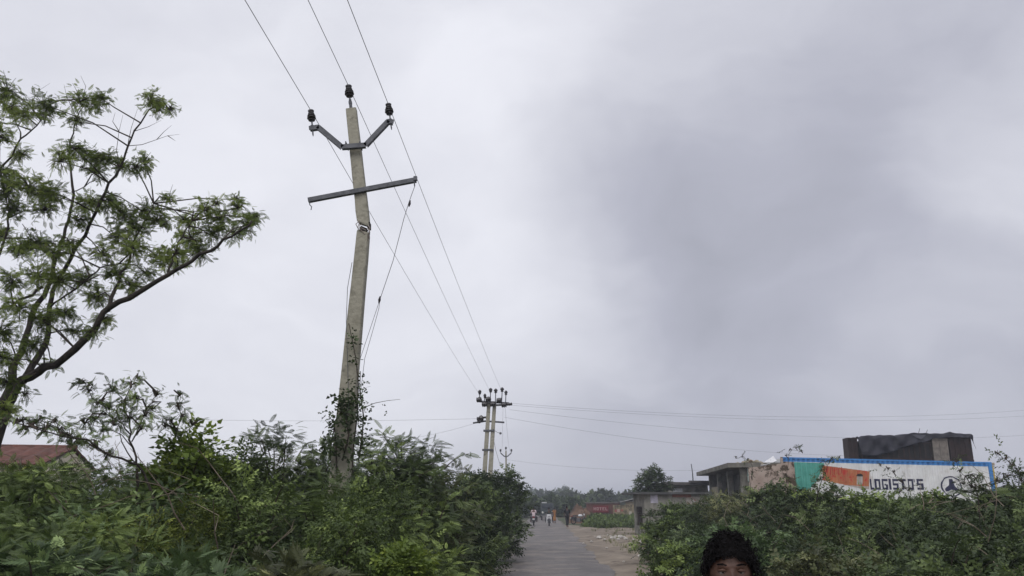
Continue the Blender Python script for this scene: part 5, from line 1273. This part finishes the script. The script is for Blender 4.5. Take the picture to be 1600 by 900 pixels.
def head_shape():
    mb = MB(); N, M_ = 72, 60; vs = []; cz = 1.605; cy = -.02
    for i in range(M_ + 1):
        th = math.pi * i / M_
        for k in range(N):
            a = 2 * math.pi * k / N; nx, ny, nz = math.sin(th) * math.cos(a), math.sin(th) * math.sin(a), math.cos(th)
            x, y, z = .075 * nx, .095 * ny, .115 * nz
            if nz < 0: f = 1 - .34 * (-nz) ** 1.5; x *= f; y *= (1 - .12 * (-nz) ** 2) if ny < 0 else (1 - .35 * (-nz))
            if ny < 0:
                g = lambda cx, cz_, sx, sz: math.exp(-((x - cx) / sx) ** 2 - ((z - cz_) / sz) ** 2)
                fr = min(1, -ny * 2)
                disp = .006 * (g(-.03, .020, .022, .008) + g(.03, .020, .022, .008)) - .011 * (g(-.031, .002, .015, .010) + g(.031, .002, .015, .010))
                disp += .004 * (g(-.045, -.022, .016, .014) + g(.045, -.022, .016, .014)) + .006 * g(0, -.10, .022, .014)
                t = (.012 - z) / .052
                if 0 < t < 1.15: disp += (.005 + .017 * min(t, 1)) * (1 if t < 1 else (1.15 - t) / .15) * math.exp(-(x / (.007 + .006 * min(t, 1))) ** 2)
                disp += .007 * (g(-.013, -.036, .007, .006) + g(.013, -.036, .007, .006))
                disp += .006 * g(0, -.062, .020, .004) + .007 * g(0, -.072, .018, .004) - .003 * g(0, -.067, .022, .002)
                y -= disp * fr
            vs.append((x, cy + y, cz + z))
    fs = []
    for i in range(M_):
        for k in range(N): fs.append((i * N + k, (i + 1) * N + k, (i + 1) * N + (k + 1) % N, i * N + (k + 1) % N))
    mb.add(vs, fs)
    for s in (-1, 1):
        for (dy, dz, r_) in ((.0, 0, .02), (.006, .014, .017), (.002, -.016, .013)): mb.ball((s * .077, cy + .012 + dy, cz - .005 + dz), r_, 10, 8, (.42, .8, 1.05))
    return mb
def person(label, loc, rz, kind, scale, shirt, trous, hair='short', detail=False, dress=False, name='person', group=None):
    root = empty(name, loc, rz); root.scale = (scale,) * 3; tag(root, label, 'person', group); J = pose(kind); ex = None
    if detail:
        ex = head_shape(); fingers(ex, J); J['head'] = ((0, .01, 1.58), (.05, .06)); J['crown'] = ((0, .01, 1.63), (.04, .05))
    skin_part('body', J, BONES, SKIN, root, 2, ex)
    tk = ['chest', 'spine', 'pelvis', 'neck0', 'shL', 'elL', 'shR', 'elR']; T = grow(J, tk, 1.06, .014); p, r_ = J['pelvis']; T['hem'] = ((p[0], p[1], p[2] - .10), (r_[0] * 1.15, r_[1] * 1.2))
    for n in ('elL', 'elR'):
        s0 = Vector(J['sh' + n[-1]][0]); e0_ = Vector(J[n][0]); q = s0.lerp(e0_, .92); T[n] = (tuple(q), (.055, .055))
    T['neck0'] = ((T['neck0'][0][0], T['neck0'][0][1], T['neck0'][0][2] - .02), (.068, .066))
    if dress: T['hem'] = ((p[0], p[1], p[2] - .25), (.18, .16)); T['skirt'] = ((p[0], p[1], .25), (.24, .2))
    skin_part('shirt' if not dress else 'dress', T, [('chest', 'spine'), ('spine', 'pelvis'), ('pelvis', 'hem'), ('chest', 'neck0'), ('chest', 'shL'), ('shL', 'elL'), ('chest', 'shR'), ('shR', 'elR')] + ([('hem', 'skirt')] if dress else []), shirt, root)
    if not dress:
        K = grow(J, ['pelvis', 'hipL', 'knL', 'hipR', 'knR', 'anL', 'anR'], 1.05, .014)
        for n in ('anL', 'anR'): q = Vector(J[n][0]); kq = Vector(J['kn' + n[-1]][0]); K[n] = (tuple(q.lerp(kq, .1)), (.06, .06))
        skin_part('trousers', K, [('pelvis', 'hipL'), ('hipL', 'knL'), ('knL', 'anL'), ('pelvis', 'hipR'), ('hipR', 'knR'), ('knR', 'anR')], trous, root)
    hc = Vector(J['crown'][0]) if not detail else Vector((0, -.01, 1.605))
    if not detail:
        m = MB(); c = Vector(J['head'][0]) + Vector((0, .015, .045)); m.ball(c, .1, 14, 9, (.92, 1.0, .85)); m.build('hair', HAIR, root, smooth=True)
    else:
        r_ = random.Random(4); m = MB()
        # scalp cap, then several hundred curls
        V = []; 
        def on_scalp(a, e, lift):
            return Vector(((.077 + lift) * math.cos(a) * math.cos(e), -.02 + (.098 + lift) * math.sin(a) * math.cos(e), 1.605 + (.117 + lift) * math.sin(e)))
        N, M_ = 32, 12
        for i in range(M_ + 1):
            e = R(90) - (R(90) - R(-8)) * i / M_
            for k in range(N):
                a = 2 * math.pi * k / N; ee = e; fr = max(0, -math.sin(a))
                lim = R(34) * fr ** 1.2 - R(6) if fr > 0.2 else R(-18)
                ee = max(e, lim); V.append(on_scalp(a, ee, .006))
        m.add(V, [(i * N + k, (i + 1) * N + k, (i + 1) * N + (k + 1) % N, i * N + (k + 1) % N) for i in range(M_) for k in range(N)])
        for q in range(1500):
            a = r_.uniform(0, 2 * math.pi); fr = max(0, -math.sin(a)); lo = (R(36) * fr ** 1.2 - R(4)) if fr > .2 else R(-22)
            if fr > .3: lo += R(r_.uniform(-9, 5))
            s_ = r_.uniform(math.sin(lo), 1); e = math.asin(s_); b = on_scalp(a, e, .004); nrm = (on_scalp(a, e, .05) - b).normalized()
            L = r_.uniform(.012, .026) * (1 + .45 * math.sin(3 * a + 1 + 2 * e) + .3 * math.sin(9 * a + 5 * e)) * (.8 if fr > .5 and e < R(45) else 1.0)
            t1 = nrm.cross(Vector((r_.gauss(0, 1), r_.gauss(0, 1), r_.gauss(0, 1)))).normalized(); t2 = nrm.cross(t1); ph = r_.uniform(0, 6); pts = []
            for j in range(8):
                u = j / 7; rr = .007 * (.3 + u); pts.append(b + nrm * L * u + (t1 * math.cos(ph + 7.5 * u) + t2 * math.sin(ph + 7.5 * u)) * rr + Vector((0, 0, -.008 * u * u)))
            m.tube(pts, [.0026, .0028, .0028, .0027, .0025, .0022, .0018, .001], 4, cap=False)
        m.build('hair', HAIR, root)
        EYEM = var('eye_white', (.22, .19, .17), .1, rough=.2, scale=3); IRIS = var('iris', (.02, .012, .008), .2, rough=.15)
        for s in (-1, 1):
            m = MB(); c = Vector((s * .031, -.092, 1.606)); m.ball(c, .0125, 14, 10); m.k = 1; m.ball(c + Vector((0, -.0085, -.001)), .0062, 10, 6, (1, .75, 1)); m.build('eye', [EYEM, IRIS], root, smooth=True)
            m = MB(); m.tube([c + Vector((-s * .014, -.010, .003)), c + Vector((0, -.0128, .006)), c + Vector((s * .016, -.006, .003))], [.004, .0062, .004], 6); m.build('eyelid', SKIN, root, smooth=True)
            m = MB()
            for q in range(70):
                u = r_.random(); x = s * (.013 + .034 * u); z = 1.605 + .021 + .005 * math.sin(u * 2.6) + r_.gauss(0, .0014); y = -.1135 + .25 * (abs(x) - .01) ** 1.6 * 10 * .6
                m.tube([(x, y, z), (x + s * .006, y - .001, z + .0015)], [.0011, .0005], 3, cap=False)
            m.build('eyebrow', HAIR, root)
    return root
cl = lambda n, c: var(n, c, .25, scale=9, rough=.85)
fm = P(1133, 825, 2.85)
person('man with thick curly black hair and dark shirt standing in front of the right hedge', (fm.x, 2.85, 0), R(-9), 'stand', fm.z / 1.752, cl('dark_shirt', (.03, .03, .04)), cl('dark_trousers', (.03, .03, .03)), detail=True)
g1 = G(834, 821.5); g2 = G(858, 822); g3 = G(905, 819.5); g4 = G(886.5, 824); g5 = G(866.5, 818)
def motorcycle(label, loc, rz, tankc, plate=False, screen=False):
    root = empty('motorcycle', loc, rz); tag(root, label, 'motorcycle')
    TY = bpy.data.materials.get('tyre') or var('tyre', (.015, .015, .015), .2, rough=.8); MT = bpy.data.materials.get('bike_metal') or var('bike_metal', (.12, .12, .125), .2, metal=.5, rough=.4)
    DK = bpy.data.materials.get('bike_black') or var('bike_black', (.015, .015, .016), .2, rough=.4); TK = var('tank_paint', tankc, .15, rough=.3)
    for y in (-.64, .62):
        m = MB(); pts = [Vector((0, y + .26 * math.cos(a), .31 + .26 * math.sin(a))) for a in [2 * math.pi * k / 20 for k in range(21)]]; m.tube(pts, .052, 8); w = m.build('wheel', TY, root, smooth=True)
        m = MB(); m.tube([(-.06, y, .31), (.06, y, .31)], .05, 8); 
        for k in range(6): a = math.pi * k / 3; m.tube([(0, y, .31), (0, y + .24 * math.cos(a), .31 + .24 * math.sin(a))], .008, 4)
        m.build('rim', MT, w)
        m = MB(); pts = [Vector((0, y + .33 * math.cos(a), .31 + .33 * math.sin(a))) for a in [R(20 + 14 * k) for k in range(11)]]
        for p, q in zip(pts[:-1], pts[1:]): m.beam(p, q, .13, .012, side=(1, 0, 0))
        m.build('mudguard', DK, root)
    m = MB(); m.box((0, 0, .42), (.24, .42, .3)); m.tube([(0, -.42, .86), (0, -.1, .5), (0, .3, .45), (0, .62, .31)], .03, 6); m.build('engine', MT, root)
    m = MB(); m.tube([(-.2, -.32, .62), (-.33, -.34, .52), (-.33, -.34, .36), (0, -.36, .3), (.33, -.34, .36), (.33, -.34, .52), (.2, -.32, .62)], .02, 6); m.build('crash_guard', DK, root)
    m = MB(); m.box((0, .55, .56), (.46, .4, .26), taper=.85); m.build('rear_panel', DK, root)
    m = MB(); m.ball((0, -.14, .80), .2, 14, 8, (.75, 1.3, .6)); m.build('fuel_tank', TK, root, smooth=True)
    m = MB(); m.box((0, .33, .78), (.24, .68, .09), taper=.85); m.build('seat', DK, root)
    for s in (-1, 1):
        m = MB(); m.tube([(s * .08, -.64, .31), (s * .08, -.46, .98)], .022, 6); m.build('fork', MT, root)
        m = MB(); m.tube([(s * .36, -.34, .99), (s * .25, -.4, 1.01), (0, -.44, .97)], .016, 6); m.build('handlebar', MT, root)
        m = MB(); m.tube([(s * .25, -.42, 1.0), (s * .30, -.45, 1.13)], .008, 4); m.ball((s * .31, -.45, 1.15), .055, 8, 6, (1.2, .3, .8)); m.build('mirror', DK, root)
    m = MB(); m.ball((0, -.56, .88), .10, 12, 8, (1, .6, 1)); m.build('headlight', var('lamp_glass', (.5, .5, .5), .1, rough=.2), root, smooth=True)
    if screen:
        m = MB(); m.box((0, -.5, .78), (.46, .10, .42), taper=.8); m.box((-.2, -.42, .52), (.09, .12, .5)); m.box((.2, -.42, .52), (.09, .12, .5)); m.build('fairing', var('white_fairing', (.5, .5, .5), .1, rough=.35), root)
    m = MB(); m.tube([(.14, -.1, .25), (.16, .3, .28), (.17, .75, .36)], [.03, .04, .045], 8); m.build('exhaust', MT, root)
    m = MB(); m.box((0, .93, .58), (.2, .02, .12)) ; m.build('number_plate', var('plate', (.5, .5, .48), .1), root)
    m = MB(); m.box((0, .72, .74), (.18, .1, .10)); m.build('tail_lamp', var('red_lens', (.2, .02, .02), .1, rough=.3), root)
    return root
rb = math.atan2(-RD.x, RD.y)
motorcycle('black motorcycle ridden away from the camera along the left side of the road', g1, R(180) + rb, (.02, .02, .025), plate=True)
person('rider in a pale pinkish white shirt seen from behind on the black motorcycle', g1, R(180) + rb, 'ride', 1.0, cl('pink_shirt', (.50, .40, .40)), cl('grey_trousers', (.10, .09, .09)))
motorcycle('white fronted motorcycle coming towards the camera in the middle of the road', g2, rb, (.4, .4, .4), screen=True)
person('rider in a dark shirt facing the camera on the white fronted motorcycle', g2, rb, 'ride', .98, cl('dark_green_shirt', (.04, .05, .045)), cl('black_trousers', (.03, .03, .035)))
motorcycle('parked motorcycle with a white tank at the foot of the mud bank', g3, R(55), (.6, .6, .6))
person('person dressed all in black walking along the right edge of the road', g4, R(10), 'walk', .98, cl('black_shirt', (.012, .012, .014)), cl('black_cloth', (.012, .012, .014)))
person('person in long orange clothes standing just right of the white fronted motorcycle', g5, R(30), 'stand', .88, cl('orange_cloth', (.27, .125, .04)), None, dress=True)

def truck():
    g = Vector((P(855, 789, 92).x, 92, 0)); root = empty('small_truck', g, rb); tag(root, 'small dark truck with boxy cab facing the camera far down the road', 'truck')
    BODY = var('truck_green', (.035, .045, .045), .2, rough=.4); GL_ = var('dark_glass', (.02, .025, .03), .1, rough=.08, spec=.6)
    m = MB(); m.box((0, 0, .95), (1.55, 1.3, .8)); m.box((0, .08, 1.65), (1.5, 1.1, .6), taper=.9); m.build('cab', BODY, root)
    m = MB(); m.box((0, -.53, 1.62), (1.22, .05, .42)); m.build('windscreen', GL_, root)
    m = MB(); m.box((0, 1.9, 1.25), (1.6, 2.4, 1.5)); m.build('cargo_box', var('canvas', (.07, .075, .07), .2), root)
    m = MB(); m.box((-.35, -.1, 2.03), (.6, .5, .12)); m.build('roof_board', var('roof_white', (.4, .4, .4), .1), root)
    for s in (-1, 1):
        m = MB(); m.ball((s * .55, -.66, .9), .12, 10, 6, (1, .4, 1)); m.build('headlight', var('lamp', (.5, .5, .45), .1, rough=.2), root)
        for y in (-.2, 2.3):
            m = MB(); pts = [Vector((s * .68, y + .22 * math.cos(a), .3 + .22 * math.sin(a))) for a in [2 * math.pi * k / 16 for k in range(17)]]; m.tube(pts, .085, 8); m.tube([(s * .62, y, .3), (s * .74, y, .3)], .16, 10); m.build('wheel', bpy.data.materials['tyre'], root)
    m = MB(); m.box((0, -.7, .55), (1.5, .1, .16)); m.build('bumper', var('bumper', (.12, .12, .12), .1), root)
truck()

# ---------------------------------------------------------------- haze
hz = MB(); hz.box((80, 640, 5.5), (1100, 1500, 13.4)); ho_ = hz.build('haze', None); tag(ho_, 'thin grey haze over the fields', kind='stuff')
hm = bpy.data.materials.new('haze'); hm.use_nodes = True; hn = hm.node_tree.nodes
for n in list(hn):
    if n.type == 'BSDF_PRINCIPLED': hn.remove(n)
pv = hn.new('ShaderNodeVolumePrincipled'); pv.inputs['Color'].default_value = (.78, .82, .90, 1); pv.inputs['Density'].default_value = HAZE; pv.inputs['Anisotropy'].default_value = 0.2
hm.node_tree.links.new(pv.outputs[0], hn['Material Output'].inputs['Volume']); ho_.data.materials.append(hm)
